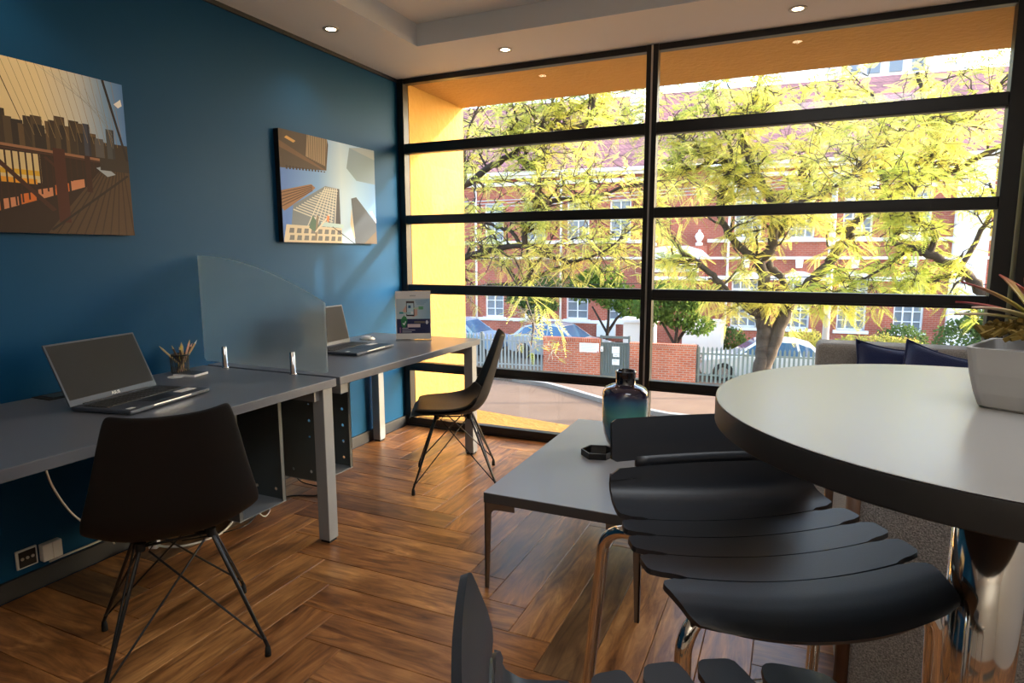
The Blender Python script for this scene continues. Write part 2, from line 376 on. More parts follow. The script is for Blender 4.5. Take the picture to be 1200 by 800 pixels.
def put_plank(x0, x1, y0, y1, vert):
    a, b, c, d = max(x0, .018), min(x1, RX), max(y0, RY), min(y1, -.012)
    if b - a < .02 or d - c < .02: return
    if d < -4.3: return
    lx, ly = (d - c, b - a) if vert else (b - a, d - c)
    whole = abs((b - a) - (x1 - x0)) < 1e-4 and abs((d - c) - (y1 - y0)) < 1e-4
    o = bpy.data.objects.new('plank', full if whole else plank_mesh(lx, ly)); col.objects.link(o); o.parent = fl
    o.location = ((a + b) / 2, (c + d) / 2, 0)
    o.rotation_euler = (0, 0, (PI / 2 if vert else 0) + (PI if rng.random() < .5 else 0))
for j in range(-30, 20):
    for m_ in range(-8, 9):
        sx = -j + 2 * PL * m_
        put_plank(X0 + PW * sx, X0 + PW * (sx + PL), Y0 + PW * j, Y0 + PW * (j + 1), False)
for i in range(-10, 32):
    for m_ in range(-8, 9):
        sy = -i + 2 * PL * m_ + PL
        put_plank(X0 + PW * i, X0 + PW * (i + 1), Y0 + PW * sy, Y0 + PW * (sy + PL), True)
# the floor behind the camera goes on as one surface
tag(MB().bx(.018, RX, RY, -4.31 - .62, -.012, -.0005).build('rear_planks', M_plank, fl), kind='stuff')

srt(MB().bx(-.16, 0, RY - .1, .0, -.1, CZ + .3).build('wall_left', M_wall))
srt(MB().bx(-.0, .016, RY, -.0, 0, .075).build('baseboard_left', M_base, bevel=.003))
# back wall and right wall (behind and beside the camera)
wb = MB().bx(-.1, RX + .1, RY - .12, RY, -.1, CZ + .3)
srt(wb.build('wall_back', M_wallw))
wr = MB().bx(RX, RX + .12, RY, .05, -.1, CZ + .3)
srt(wr.build('wall_right', M_wallw))
srt(MB().bx(3.78, RX + .1, -.02, .16, -.1, CZ + .3).build('wall_front', M_base))
# dropped ceiling band and the raised tray
TX, TY = .525, -.555
cb = MB(); cb.bx(-.05, TX, RY, .16, CZ, CZ + .03); cb.bx(TX, RX, TY, .16, CZ, CZ + .03); cb.bx(4.5, RX, RY, TY, CZ, CZ + .03); cb.bx(TX, 4.5, RY, -5.9, CZ, CZ + .03)
ce = srt(cb.build('ceiling', M_ceil))
MB().bx(TX, 4.5, -5.9, TY, CZ + .125, CZ + .155).build('tray_panel', M_ceil, ce)
fa = MB(); fa.bx(TX + .0005, TX + .004, -5.9, TY - .004, CZ - .0004, CZ + .125); fa.bx(TX + .0005, 4.5, TY - .004, TY - .0005, CZ - .0004, CZ + .125); fa.bx(4.5, 4.52, -5.9, TY, CZ + .002, CZ + .125); fa.bx(TX, 4.5, -5.92, -5.9, CZ + .002, CZ + .125)
fa.build('tray_fascia', M_fascia, ce)
srt(MB().bx(0, .012, RY, 0, CZ - .022, CZ).build('trim_1', M_base))     # shadow gap along the blue wall
# shell above so that no daylight leaks in
srt(MB().bx(-.2, RX + .2, RY - .2, .2, CZ + .3, CZ + .4).build('trim_2', M_wallw))

# ------------------------------------------------------------------ the glazed front
wn = bpy.data.objects.new('window_1', None); col.objects.link(wn); srt(wn)
ZR = [(0.0, .066), (.425, .490), (1.0, 1.068), (1.503, 1.566), (1.997, 2.067), (2.474, 2.512)]
XP = [(.006, .056), (1.776, 1.846), (3.556, 3.632)]
for a, b in XP: MB().bx(a, b, -.012, .055, 0, CZ).build('frame_post', M_black, wn, bevel=.003)
MB().bx(1.806, 1.816, -.020, -.010, .0, CZ).build('post_bead', M_steel, wn)
for a, b in ZR:
    for k in (0, 1):
        r = MB().bx(XP[k][1], XP[k + 1][0], -.006, .05, a, b).build('frame_rail', M_black, wn, bevel=.003)
        if b - a > .05: MB().bx(XP[k][1], XP[k + 1][0], -.014, -.004, a + .004, a + .014).build('rail_bead', M_black, r)
for k in (0, 1):
    for i in range(5):
        MB().bx(XP[k][1] - .004, XP[k + 1][0] + .004, .018, .024, ZR[i][1] - .004, ZR[i + 1][0] + .004).build('glass_pane', M_glass, wn)
sj = MB().bx(3.644, 3.70, -.05, .05, 0, CZ).build('side_post', M_black, wn, bevel=.004)
MB().bx(3.712, 3.722, -.045, .0, 0, CZ).build('brass_strip', M_brass, wn)
MB().bx(3.728, 3.80, -.06, .05, 0, CZ).build('side_post', M_black, wn, bevel=.004)

# ------------------------------------------------------------------ outside of the front: yellow reveal, soffit, ledge
rv = MB(); rv.bx(-.35, .058, .056, .87, -3.0, 2.9); srt(rv.build('trim_3', M_yel))
srt(MB().bx(.058, 6.0, .056, .87, 2.487, 2.9).build('trim_4', M_yel))
srt(MB().bx(3.95, 4.35, .056, .87, -3.0, 2.487).build('trim_5', M_yel))
srt(MB().prism([(.058, .056), (2.6, .056), (2.45, .06), (.058, .476)], 'z', -.1, .058).build('trim_6', M_yel))
srt(MB().bx(.058, 3.95, .056, .075, -3, -.05).build('trim_7', M_yel))

# ================================================================== DOWNLIGHTS
DL = [(.257, -1.0, 'recessed downlight in the ceiling band above the tower canvas'), (.979, -.286, 'recessed downlight by the left half of the big window'),
      (2.589, -.251, 'recessed downlight by the right half of the big window'), (.257, -2.6, 'recessed downlight in the ceiling band above the bridge canvas'),
      (.257, -4.2, 'recessed downlight in the ceiling band behind the camera on the left'), (4.75, -1.8, 'recessed downlight near the right wall towards the window'), (4.75, -3.6, 'recessed downlight near the right wall towards the back'), (2.5, -6.2, 'recessed downlight at the back of the room')]
def downlight(x, y, label):
    t = thing('downlight', label, 'light', (x, y, CZ), group='ceiling downlights')
    MB().lathe([(.026, .004), (.028, -.003), (.042, -.006), (.045, -.001), (.045, .002)], 24).build('lamp_ring', M_ring, t, True, world=False)
    MB().lathe([(.0, -.0035), (.027, -.002), (.027, .003)], 20).build('lamp_lens', M_lamp, t, world=False)
    d = bpy.data.lights.new('downlight_beam', 'SPOT'); d.energy = 9; d.spot_size = 2.0; d.spot_blend = .7; d.color = (1, .84, .64); d.shadow_soft_size = .03
    o = bpy.data.objects.new('downlight_beam', d); col.objects.link(o); o.parent = t; o.location = (0, 0, -.012)
for a in DL: downlight(*a)

# ================================================================== CANVASES
FC = {}
def flat(c, rough=.7):
    k = tuple(c)
    if k not in FC: FC[k] = mat('print_ink', lin(c), rough)
    return FC[k]
def gradient_mat(name, stops, axis):
    m = bpy.data.materials.new(name); m.use_nodes = True; n = m.node_tree; b = n.nodes['Principled BSDF']; b.inputs['Roughness'].default_value = .7
    tc = n.nodes.new('ShaderNodeTexCoord'); sp = n.nodes.new('ShaderNodeSeparateXYZ'); r = n.nodes.new('ShaderNodeValToRGB'); e = r.color_ramp.elements
    e[0].position = stops[0][0]; e[0].color = (*lin(stops[0][1]), 1); e[1].position = stops[-1][0]; e[1].color = (*lin(stops[-1][1]), 1)
    for p, c in stops[1:-1]: k = e.new(p); k.color = (*lin(c), 1)
    n.links.new(tc.outputs['Generated'], sp.inputs[0]); n.links.new(sp.outputs[axis], r.inputs[0]); n.links.new(r.outputs[0], b.inputs['Base Color'])
    return m
class Print:
    """flat print on a panel: polygons in (s, t), s to the right, t up, each a hair above the last"""
    def __init__(p, org, ds, dt, nrm): p.o, p.ds, p.dt, p.n = Vector(org), Vector(ds), Vector(dt), Vector(nrm); p.mb = MB(); p.mats = []; p.k = 0
    def poly(p, pts, m):
        if not hasattr(m, 'node_tree'): m = flat(m)
        if m not in p.mats: p.mats.append(m)
        p.k += 1
        p.mb.add([p.o + p.ds * s + p.dt * t + p.n * (.00035 + p.k * .000012) for s, t in pts], [tuple(range(len(pts)))], p.mats.index(m))
    def rect(p, s0, t0, s1, t1, m): p.poly([(s0, t0), (s1, t0), (s1, t1), (s0, t1)], m)
    def line(p, a, b, w, m):
        dx, dy = (b[0] - a[0]), (b[1] - a[1]); l = math.hypot(dx, dy); nx, ny = -dy / l * w / 2, dx / l * w / 2
        p.poly([(a[0] - nx, a[1] - ny), (b[0] - nx, b[1] - ny), (b[0] + nx, b[1] + ny), (a[0] + nx, a[1] + ny)], m)
    def done(p, name, parent, world=True): return p.mb.build(name, p.mats, parent, world=world)
# bridge canvas
c1 = thing('canvas_picture', 'unframed canvas photograph of a bridge walkway and skyline at sunset', 'picture', (.0, -2.51, 1.372), group=None)
MB().bx(.002, .035, -2.945, -2.076, 1.372, 1.992).build('canvas_body', flat((30, 24, 22)), c1, bevel=.002)
pr = Print((.035, -2.945, 1.372), (0, .869, 0), (0, 0, .62), (1, 0, 0))
pr.rect(0, 0, 1, 1, gradient_mat('sunset_print', [(.0, (214, 180, 120)), (.62, (226, 205, 160)), (.78, (196, 196, 190)), (.90, (120, 155, 195)), (1, (70, 120, 185))], 1))
pr.rect(0, .42, 1, .60, (52, 42, 34))
pr.poly([(.0, .50), (.46, .52), (.66, .47), (.46, .57), (0, .6)], (214, 190, 140))
sky_l = [(.0, .64), (.06, .7), (.12, .66), (.18, .72), (.24, .66), (.30, .71), (.36, .67), (.42, .70), (.46, .74), (.49, .70), (.525, .69), (.55, .67), (.565, .72), (.60, .73), (.61, .68), (.65, .71), (.67, .72), (.695, .75), (.71, .70), (.74, .70), (.755, .74), (.78, .73), (.79, .67), (.83, .68), (.835, .66), (.865, .64)]
for i, (s_, t_) in enumerate(sky_l):
    w_ = .045 if i % 3 else .032
    pr.rect(max(.002, s_ - w_ / 2), .50, s_ + w_ / 2, t_ - .035, [(58, 46, 36), (78, 62, 46), (46, 38, 34), (92, 72, 50)][i % 4])
for s0, s1, t1, c in ((.795, .825, .70, (56, 60, 78)), (.815, .825, .70, (40, 42, 56)), (.90, .938, .69, (64, 66, 72)), (.845, .885, .62, (80, 78, 80)), (.925, .938, .69, (48, 48, 54))):
    pr.rect(s0, .5, s1, t1, c)
for k in range(16):
    b_ = .50 + k * .029
    pr.line((b_ - .05 + k * .004, 1.0), (b_ + .06 - k * .001, .58), .0018, (142, 120, 84))
for k in range(7):
    pr.line((.62 + k * .05, 1.0 - k * .02), (.93, .75 - k * .03), .0013, (128, 130, 130))
pr.line((.905, 1.0), (.995, .5), .012, (34, 30, 34)); pr.line((.46, .97), (.58, .5), .003, (70, 56, 40))
pr.poly([(.55, 0), (1, 0), (1, .43), (.90, .47), (.78, .36)], (74, 54, 38))
for k in range(12): pr.line((.56 + k * .04, 0), (.84 + k * .012, .42), .006, (54, 38, 27))
pr.poly([(0, 0), (.60, 0), (.86, .42), (.86, .50), (0, .5)], (44, 26, 18))
for k in range(7): pr.poly([(.30 + k * .07, .06 + k * .035), (.36 + k * .07, .09 + k * .035), (.36 + k * .07, .14 + k * .035), (.30 + k * .07, .12 + k * .035)], (206, 108, 44) if k % 2 else (196, 130, 96))
pr.rect(.42, .30, .60, .47, (206, 184, 140)); pr.rect(.42, .34, .60, .37, (206, 160, 40)); pr.rect(.44, .29, .58, .32, (220, 150, 40))
for k in range(16): pr.line((.44 + k * .026, .12 + k * .019), (.44 + k * .026, .50 + k * -.002), .007, (52, 28, 18))
pr.line((.40, .46), (.64, .14), .022, (66, 34, 22)); pr.line((.62, .46), (.70, .36), .014, (66, 34, 22))
pr.line((.0, .525), (.86, .485), .016, (150, 104, 78)); pr.line((.0, .50), (.88, .47), .010, (70, 42, 30))
pr.rect(.655, .07, .705, .52, (70, 32, 22)); pr.rect(.79, .27, .815, .50, (56, 28, 20))
pr.poly([(.84, .43), (.89, .38), (.93, .40), (.88, .45)], (150, 160, 176)); pr.line((.62, .02), (.99, .40), .012, (40, 30, 24))
pr.poly([(.95, .86), (.985, .9), (.99, .86), (.97, .84)], (226, 226, 226)); pr.rect(.86, .42, 1, .50, (50, 42, 38))
pr.done('print', c1)
# tower canvas
c2 = thing('canvas_picture', 'unframed canvas photograph looking up at city towers under blue sky', 'picture', (0, -.77, 1.358))
bl_ = MB().bx(.002, .037, -1.205, -.346, 1.358, 1.972); bl_.build('canvas_body', flat((24, 20, 20)), c2, bevel=.002)
pr = Print((.037, -1.205, 1.358), (0, .859, 0), (0, 0, .614), (1, 0, 0))
pr.rect(0, 0, 1, 1, gradient_mat('sky_print', [(0, (66, 108, 184)), (.35, (98, 142, 200)), (.60, (158, 184, 208)), (.78, (128, 166, 206)), (1, (92, 140, 196))], 1))
pr.poly([(0, .66), (.44, .70), (.47, .95), (.46, 1), (0, 1)], (62, 52, 46)); pr.poly([(.24, .80), (.43, .74), (.46, 1), (.26, 1)], (128, 112, 92))
pr.poly([(0, .84), (.40, .70), (.44, .70), (0, .90)], (92, 70, 54))
for k in range(9): pr.line((.27 + k * .022, 1), (.27 + k * .02, .78 - k * .006), .006, (74, 62, 52))
for k in range(13): pr.rect(.05 + k * .03, .655 + k * .002, .066 + k * .03, .69, (40, 32, 30))
pr.poly([(.05, .93), (.13, .90), (.15, .92), (.07, .95)], (180, 140, 80))
pr.poly([(.66, .76), (.70, .97), (1, 1), (1, .64), (.77, .65)], (104, 128, 150)); pr.poly([(.70, .97), (.85, 1), (1, 1), (1, .9)], (126, 142, 156))
pr.poly([(0, .30), (0, .46), (.28, .55), (.32, .52), (.29, .49), (.02, .28)], (128, 96, 72))
for k in range(5): pr.line((0, .32 + k * .03), (.29, .49 + k * .012), .008, (74, 54, 46))
pr.poly([(.06, .02), (.10, .34), (.42, .55), (.56, .54), (.55, .02)], (104, 116, 128)); pr.poly([(.50, .05), (.55, .54), (.57, .54), (.57, .05)], (64, 68, 76))
for k in range(13): pr.line((.10 + k * .026, .30 + k * .018), (.48 + k * .006, .18 + k * .028), .011, (176, 178, 174))
for k in range(7): pr.line((.20 + k * .05, .10), (.42 + k * .02, .54), .008, (184, 184, 178))
pr.poly([(0, 0), (.03, .16), (.58, .15), (.58, 0)], (188, 180, 160))
for r_ in range(2):
    for k in range(8): pr.poly([(.05 + k * .068, .02 + r_ * .065), (.095 + k * .068, .02 + r_ * .065), (.10 + k * .068, .065 + r_ * .065), (.06 + k * .068, .065 + r_ * .065)], (104, 108, 112))
pr.poly([(.36, .16), (.60, .15), (.60, .19), (.36, .20)], (160, 190, 196))
pr.poly([(.24, .14), (.30, .10), (.34, .16), (.28, .26)], (74, 104, 92)); pr.line((.30, .02), (.33, .26), .02, (120, 112, 100)); pr.line((.30, .10), (.46, .28), .014, (196, 190, 176)); pr.poly([(.42, .22), (.44, .2), (.45, .26), (.43, .27)], (210, 120, 70))
pr.line((.48, .16), (.72, 0), .008, (60, 56, 52))
pr.poly([(.73, 0), (.70, .46), (.76, .48), (1, .22), (1, 0)], (62, 72, 84)); pr.poly([(.68, .20), (.72, .05), (.73, .05), (.70, .36)], (170, 160, 140)); pr.poly([(.84, 0), (1, .14), (1, 0)], (86, 76, 66)); pr.poly([(.92, .34), (1, .22), (1, .26), (.95, .35)], (210, 214, 216))
pr.done('print', c2)

# ================================================================== DESKS
DZ = .748
def desk(name, label, x0, x1, y0, y1, legs):
    t = thing(name, label, 'desk', ((x0 + x1) / 2, (y0 + y1) / 2, 0))
    MB().bx(x0, x1, y0, y1, DZ - .036, DZ).build('desktop', M_desk, t, bevel=.0025)
    b = MB(); b.bx(x0 + .05, x1 - .04, y0 + .05, y0 + .10, DZ - .09, DZ - .037); b.bx(x0 + .05, x1 - .04, y1 - .10, y1 - .05, DZ - .09, DZ - .037)
    b.bx(x0 + .08, x0 + .13, y0 + .1, y1 - .1, DZ - .085, DZ - .037)
    b.build('under_frame', M_frame, t)
    for (x, y) in legs:
        l = MB().bx(x - .03, x + .03, y - .03, y + .03, .012, DZ - .037).build('leg', M_frame, t, bevel=.003)
        MB().bx(x - .024, x + .024, y - .024, y + .024, 0, .013).build('foot_pad', M_rubber, l)
    return t
desk('office_desk', 'grey laminate desk nearest the camera with the open laptop and pencil cup', .002, .824, -3.35, -1.752, [(.775, -1.79), (.06, -3.28), (.775, -3.28)])
desk('office_desk', 'grey laminate desk by the window with the poster stand on it', .002, .824, -1.728, -.352, [(.06, -.42), (.785, -.42), (.06, -1.66)])
g = thing('cable_grommet', 'black rectangular cable flap set in the desk behind the laptop', 'cable outlet', (.03, -2.46, DZ))
MB().bx(.004, .115, -2.525, -2.405, DZ, DZ + .004).build('plate', M_rubber, g, bevel=.001); MB().bx(.02, .10, -2.50, -2.43, DZ + .004, DZ + .006).build('flap', M_lapdk, g)

# hanging steel holders with round perforations
def perf_sheet(mb, x0, x1, y, z0, z1, th=.002):
    """sheet in the plane y with true round holes punched in rows (each hole an octagon)"""
    nx, nz = max(2, round((x1 - x0) / .105)), max(2, round((z1 - z0) / .085)); cw, chh = (x1 - x0) / nx, (z1 - z0) / nz; r = .0085
    for side in (0, 1):
        yy = y + side * th
        for i in range(nx):
            for k in range(nz):
                cx, cz = x0 + (i + .5) * cw, z0 + (k + .5) * chh
                oc = [(cx + r * math.cos(PI / 8 + q * PI / 4), yy, cz + r * math.sin(PI / 8 + q * PI / 4)) for q in range(8)]
                a, b, c, d = x0 + i * cw, x0 + (i + 1) * cw, z0 + k * chh, z0 + (k + 1) * chh
                co = [(b, yy, d), (a, yy, d), (a, yy, c), (b, yy, c)]
                v = oc + co; f = []
                for q, (o1, o2) in enumerate(((0, 1), (2, 3), (4, 5), (6, 7))):
                    f.append((8 + q, o2, o1)); f.append((8 + q, 8 + (q + 1) % 4, (o2 + 1) % 8, o2))
                if side == 0: f = [t[::-1] for t in f]
                mb.add(v, [t[::-1] for t in f])
def holder(label, y0, y1, x1):
    t = thing('computer_holder', label, 'computer holder', (.35, (y0 + y1) / 2, .18))
    for y in (y0, y1):
        m_ = MB(); perf_sheet(m_, .14, x1, y, .19, DZ - .04); m_.build('side_sheet', M_perf, t)
        MB().bx(x1 - .004, x1, y, y + .018 * (1 if y == y0 else -1), .19, DZ - .04).build('side_flange', M_perf, t)
    MB().bx(.14, x1, y0, y1 + .002, .186, .19).build('bottom_shelf', M_frame, t)
holder('perforated steel computer holder hanging behind the black chair at the near desk', -2.12, -1.86, .60)
holder('perforated steel computer holder hanging under the desk by the window', -1.62, -1.375, .59)

# frosted divider on two posts
dv = thing('desk_divider', 'frosted glass desk divider with a curved top edge', 'desk screen', (.355, -1.741, DZ))
pts = [(-.0 + .006, .772)]
x_l, x_r = .006, .768
prof = [(x_l + .012, .771), (x_r - .006, .765), (x_r, .771), (x_r, 1.072)]
for k in range(0, 25):
    q = k / 24; x = x_r - (x_r - x_l) * q
    z = 1.078 + .205 * math.sin(q * PI / 2) ** .92
    prof.append((x, z))
prof += [(x_l, 1.28), (x_l, .785)]
MB().prism(prof, 'y', -1.746, -1.736).build('frosted_pane', M_frost, dv, bevel=.002)
for x in (.158, .583):
    p = MB().lathe([(.0, 0), (.017, 0), (.017, .004), (.0125, .006), (.0125, .10), (.010, .104), (.0, .104)], 20, (x, -1.758, DZ)).build('post', M_chrome, dv, True)

# laptops ---------------------------------------------------------------
def laptop(label, org, yaw, tilt, w_=.375, d_=.25, h_=.232, logo=None, lite=True):
    """local: x along the hinge (left to right for the user), y from the hinge to the user, root at hinge middle on the desk"""
    t = thing('laptop', label, 'laptop', org, yaw)
    B = lambda: MB()
    b = B().bx(-w_ / 2, w_ / 2, 0, d_, .003, .0175).build('base', M_lap, t, bevel=.004, world=False)
    kb = B().bx(-w_ / 2 + .02, w_ / 2 - .02, .032, .135, .0175, .0181).build('keyboard_bed', M_lapdk, b, world=False)
    ks = MB()
    for r_ in range(6):
        for c in range(17): ks.box((-w_ / 2 + .030 + c * (w_ - .06) / 16, .040 + r_ * .0172, .0192), (.0165, .0138, .0022))
    tag(ks.build('keys', M_key, b, world=False), kind='stuff')
    B().bx(-.055, .055, .150, .225, .0175, .0180).build('trackpad', M_lapdk, b, world=False)
    if lite: B().bx(-w_ / 2 + .02, -w_ / 2 + .10, .165, .205, .0175, .0183).build('palm_sticker', M_white, b, world=False); B().bx(w_ / 2 - .045, w_ / 2 - .02, .21, .228, .0175, .0183).build('palm_sticker', M_white, b, world=False)
    f = B().bx(-.09, .09, d_ - .002, d_ + .0006, .012, .016).build('front_lip', M_steel, b, world=False)
    for sx in (-1, 1):
        for yy in (.02, d_ - .02): B().lathe([(.0, 0), (.007, 0), (.007, .004), (0, .004)], 10, (sx * (w_ / 2 - .03), yy, 0)).build('foot', M_rubber, b, world=False)
    # lid, tilted back about the hinge
    ro = Matrix.Rotation(tilt, 3, 'X')
    def lid(mb_c, mb_d, name, m, parent, bev=0.):
        q = MB(); c = ro @ Vector(mb_c); q.box((c[0], c[1] - .002, c[2] + .016), mb_d, ro); return q.build(name, m, parent, bevel=bev, world=False)
    l = lid((0, -.003, h_ / 2), (w_, .006, h_), 'lid', M_lap, t, .002)
    lid((0, .0003, h_ / 2 + .008), (w_ - .016, .001, h_ - .030), 'screen', M_screen, l)
    lid((0, .0002, h_ - .004), (.008, .0012, .003), 'webcam', M_lapdk, l)
    B().tube([(-w_ / 2 + .05, -.002, .015), (w_ / 2 - .05, -.002, .015)], .006, 10).build('hinge', M_lapdk, t, world=False)
    if logo:
        mt = Matrix.Translation(Vector((0, -.002, .016)) + ro @ Vector((0, .0012, .0135))) @ ro.to_4x4() @ Matrix.Rotation(PI / 2, 4, 'X') @ Matrix.Rotation(PI, 4, 'Y')
        text_mesh('lettering', logo, .016, M_white, l, mt, .0003)
    return t
laptop('dark grey laptop with a blank black screen behind the black chair', (.334, -2.408, DZ), math.radians(-79.6), .42, .385, .25, .235, 'ASUS')
laptop('slim dark laptop standing open behind the frosted divider', (.225, -1.07, DZ), math.radians(-86), .22, .38, .30, .23, None)

# pencil cup, pencils, memo pad, mouse, poster ---------------------------------------------------------
cp = thing('pencil_cup', 'black mesh pencil cup at the foot of the blue wall', 'pencil holder', (.085, -1.945, DZ))
m_ = MB()
for k in range(24):
    a = 2 * PI * k / 24
    m_.tube([(.036 * math.cos(a), .036 * math.sin(a), .003), (.040 * math.cos(a + .26), .040 * math.sin(a + .26), .088)], .0011, 4)
    m_.tube([(.036 * math.cos(a), .036 * math.sin(a), .003), (.040 * math.cos(a - .26), .040 * math.sin(a - .26), .088)], .0011, 4)
m_.build('wire_mesh', M_wire, cp, world=False)
MB().lathe([(.0395, .084), (.0415, .084), (.0415, .090), (.0395, .090), (.0395, .084)], 28).build('rim', M_wire, cp, True, world=False)
MB().lathe([(0, 0), (.037, 0), (.037, .006), (0, .006)], 28).build('bottom', M_wire, cp, world=False)
def pencil(label, foot, top, m, tipm):
    t = thing('pencil', label, 'pencil', (.085 + foot[0], -1.945 + foot[1], DZ + .0065), group='pencils in the cup')
    v = Vector((top[0] - foot[0], top[1] - foot[1], top[2])); L = v.normalized()
    MB().tube([(0, 0, .004), v * .88], .0042, 6).build('barrel', m, t, world=False)
    MB().tube([v * .88, v * .985, v], [.0042, .001, .0006], 6).build('sharpened_tip', tipm, t, world=False)
pencil('pale wooden pencil leaning furthest left in the cup', (.014, .02, 0), (-.018, -.082, .13), M_wood, M_wood)
pencil('dark brown pencil leaning left beside the pale one', (.0, .018, 0), (-.01, -.026, .125), M_woodd, M_wood)
pencil('short dark pencil standing in the middle of the cup', (.01, .012, 0), (.01, -.004, .118), M_woodd, M_wood)
pencil('yellow pencil standing upright in the cup', (-.01, .0, 0), (.006, .012, .137), M_yellow, M_wood)
pencil('cream pencil beside the yellow one in the cup', (.014, .006, 0), (.0, .020, .128), M_wood, M_wood)
pencil('pink pencil leaning right in the cup', (.02, -.01, 0), (.004, .058, .142), M_pink, M_wood)
pencil('orange brown pencil leaning right behind the pink one', (.006, -.024, 0), (.012, .064, .126), M_woodd, M_pink)
pencil('long pale pencil leaning furthest right in the cup', (.02, -.026, 0), (.010, .092, .138), M_wood, M_paper)
mp = thing('memo_pad', 'small white memo pad lying beside the pencil cup', 'notepad', (.165, -1.955, DZ), math.radians(12))
MB().bx(-.055, .055, -.045, .045, 0, .010).build('page_block', M_paper, mp, world=False, bevel=.001)
MB().bx(-.053, .053, -.043, .043, .010, .0108).build('printed_cover', M_lap, mp, world=False)
cs = thing('coaster', 'thin white coaster under the pencil cup edge', 'coaster', (.150, -2.02, DZ)); MB().lathe([(0, 0), (.032, 0), (.033, .003), (0, .003)], 24).build('disc', M_paper, cs, world=False)
ms = thing('computer_mouse', 'flat white computer mouse near the wall on the window desk', 'mouse', (.165, -.655, DZ), math.radians(80))
rows = []
for i in range(9):
    a = PI * i / 8
    rows.append([(.031 * math.sin(b) * math.cos(a) if False else .031 * math.cos(b) * (math.sin(a) ** .5), -.055 * math.cos(a), .002 + .020 * math.sin(b) * (math.sin(a) ** .7)) for b in [PI * k / 10 for k in range(11)]])
MB().grid(rows).build('shell', M_white, ms, True, world=False); MB().bx(-.026, .026, -.045, .045, 0, .003).build('sole', M_rubber, ms, world=False); MB().bx(-.003, .003, -.042, -.020, .015, .0195).build('wheel', M_lap, ms, world=False)

ps = thing('poster_stand', 'acrylic stand with a banking app leaflet on the window end of the desk', 'poster stand', (.46, -.565, DZ), math.radians(28))
# local x along the sheet, facing -y
Mw = flat((236, 234, 232))
MB().bx(-.112, .112, -.003, .006, .004, .312).build('acrylic_pane', M_carwin, ps, world=False); MB().prism([(-.045, .0), (.07, .0), (.07, .004), (-.045, .004)], 'x', -.112, .112).build('acrylic_foot', M_carwin, ps, world=False)
MB().bx(-.109, .109, -.0046, -.0034, .006, .310).build('paper_sheet', Mw, ps, world=False)
pr = Print((-.105, -.0048, .010), (.21, 0, 0), (0, 0, .297), (0, -1, 0))
pr.rect(0, 0, 1, 1, (238, 236, 234)); pr.rect(0, .42, 1, .85, gradient_mat('leaflet_blue', [(0, (190, 206, 214)), (.4, (206, 220, 226)), (1, (150, 190, 214))], 0)); pr.rect(0, .11, 1, .42, (44, 50, 92))
pr.rect(.40, .90, .58, .925, (196, 196, 196))
pr.poly([(.18, .6), (.28, .52), (.50, .46), (.62, .5), (.62, .62), (.3, .72)], (222, 184, 170)); pr.rect(.29, .48, .53, .80, (38, 42, 52)); pr.rect(.31, .51, .51, .765, (202, 224, 232)); pr.rect(.35, .65, .43, .71, (60, 110, 150)); pr.rect(.43, .53, .49, .58, (240, 240, 240)); pr.rect(.29, .755, .53, .80, (96, 86, 84))
pr.poly([(.50, .63), (.76, .62), (.78, .67), (.52, .66)], (196, 216, 190)); pr.rect(.66, .62, .80, .685, (116, 186, 140)); pr.rect(.08, .53, .20, .57, (70, 160, 164)); pr.rect(.20, .53, .42, .56, (168, 204, 206))
for k in range(3): pr.rect(.56 + k * .02, .80 - k * .035, .93 - k * .05, .815 - k * .035, (128, 168, 200))
pr.poly([(.12, .40), (.18, .47), (.28, .47), (.32, .38), (.26, .25), (.20, .22), (.14, .28)], (48, 130, 84)); pr.poly([(.17, .32), (.22, .28), (.28, .36), (.26, .38), (.22, .32), (.19, .34)], (230, 240, 234)); pr.poly([(.15, .42), (.22, .5), (.30, .42)], (70, 150, 96))
pr.rect(.52, .33, .84, .37, (120, 112, 104)); pr.poly([(.86, .33), (.90, .30), (.95, .34), (.92, .39), (.87, .38)], (226, 226, 230)); pr.rect(.32, .24, .70, .31, (224, 206, 212))
for k in range(3): pr.rect(.16, .215 - k * .04, (.34, .54, .44)[k], .228 - k * .04, (206, 206, 216)); pr.rect(.08, .21 - k * .04, .12, .235 - k * .04, (170, 120, 150))
pr.done('printed_leaflet', ps, False)

# ================================================================== SHELL CHAIRS
def shell_rows(off=0., t0=0, t1=None, inset=0.):
    # (y forward, z, half width, edge curl up(z), edge curl forward(y))
    sp = [(.245, .405, .175, .000, .0), (.215, .432, .205, .004, .0), (.12, .425, .232, .018, 0), (.02, .412, .243, .036, 0), (-.07, .410, .248, .055, .010), (-.135, .430, .248, .062, .035),
          (-.18, .485, .244, .040, .062), (-.205, .555, .232, .010, .066), (-.228, .640, .212, .0, .056), (-.254, .735, .190, .0, .044), (-.277, .822, .168, .006, .036), (-.286, .850, .155, .012, .030)]
    rows = []
    for (y, z, hw, cu, cf) in sp[t0:t1]:
        r = []
        for k in range(13):
            q = -1 + 2 * k / 12; e = abs(q) ** 2.6
            r.append((q * (hw - inset), y + cf * e, z + cu * e - (.004 * (1 - abs(q) ** 2) if z > .84 else 0) + off))
        rows.append(r)
    return rows
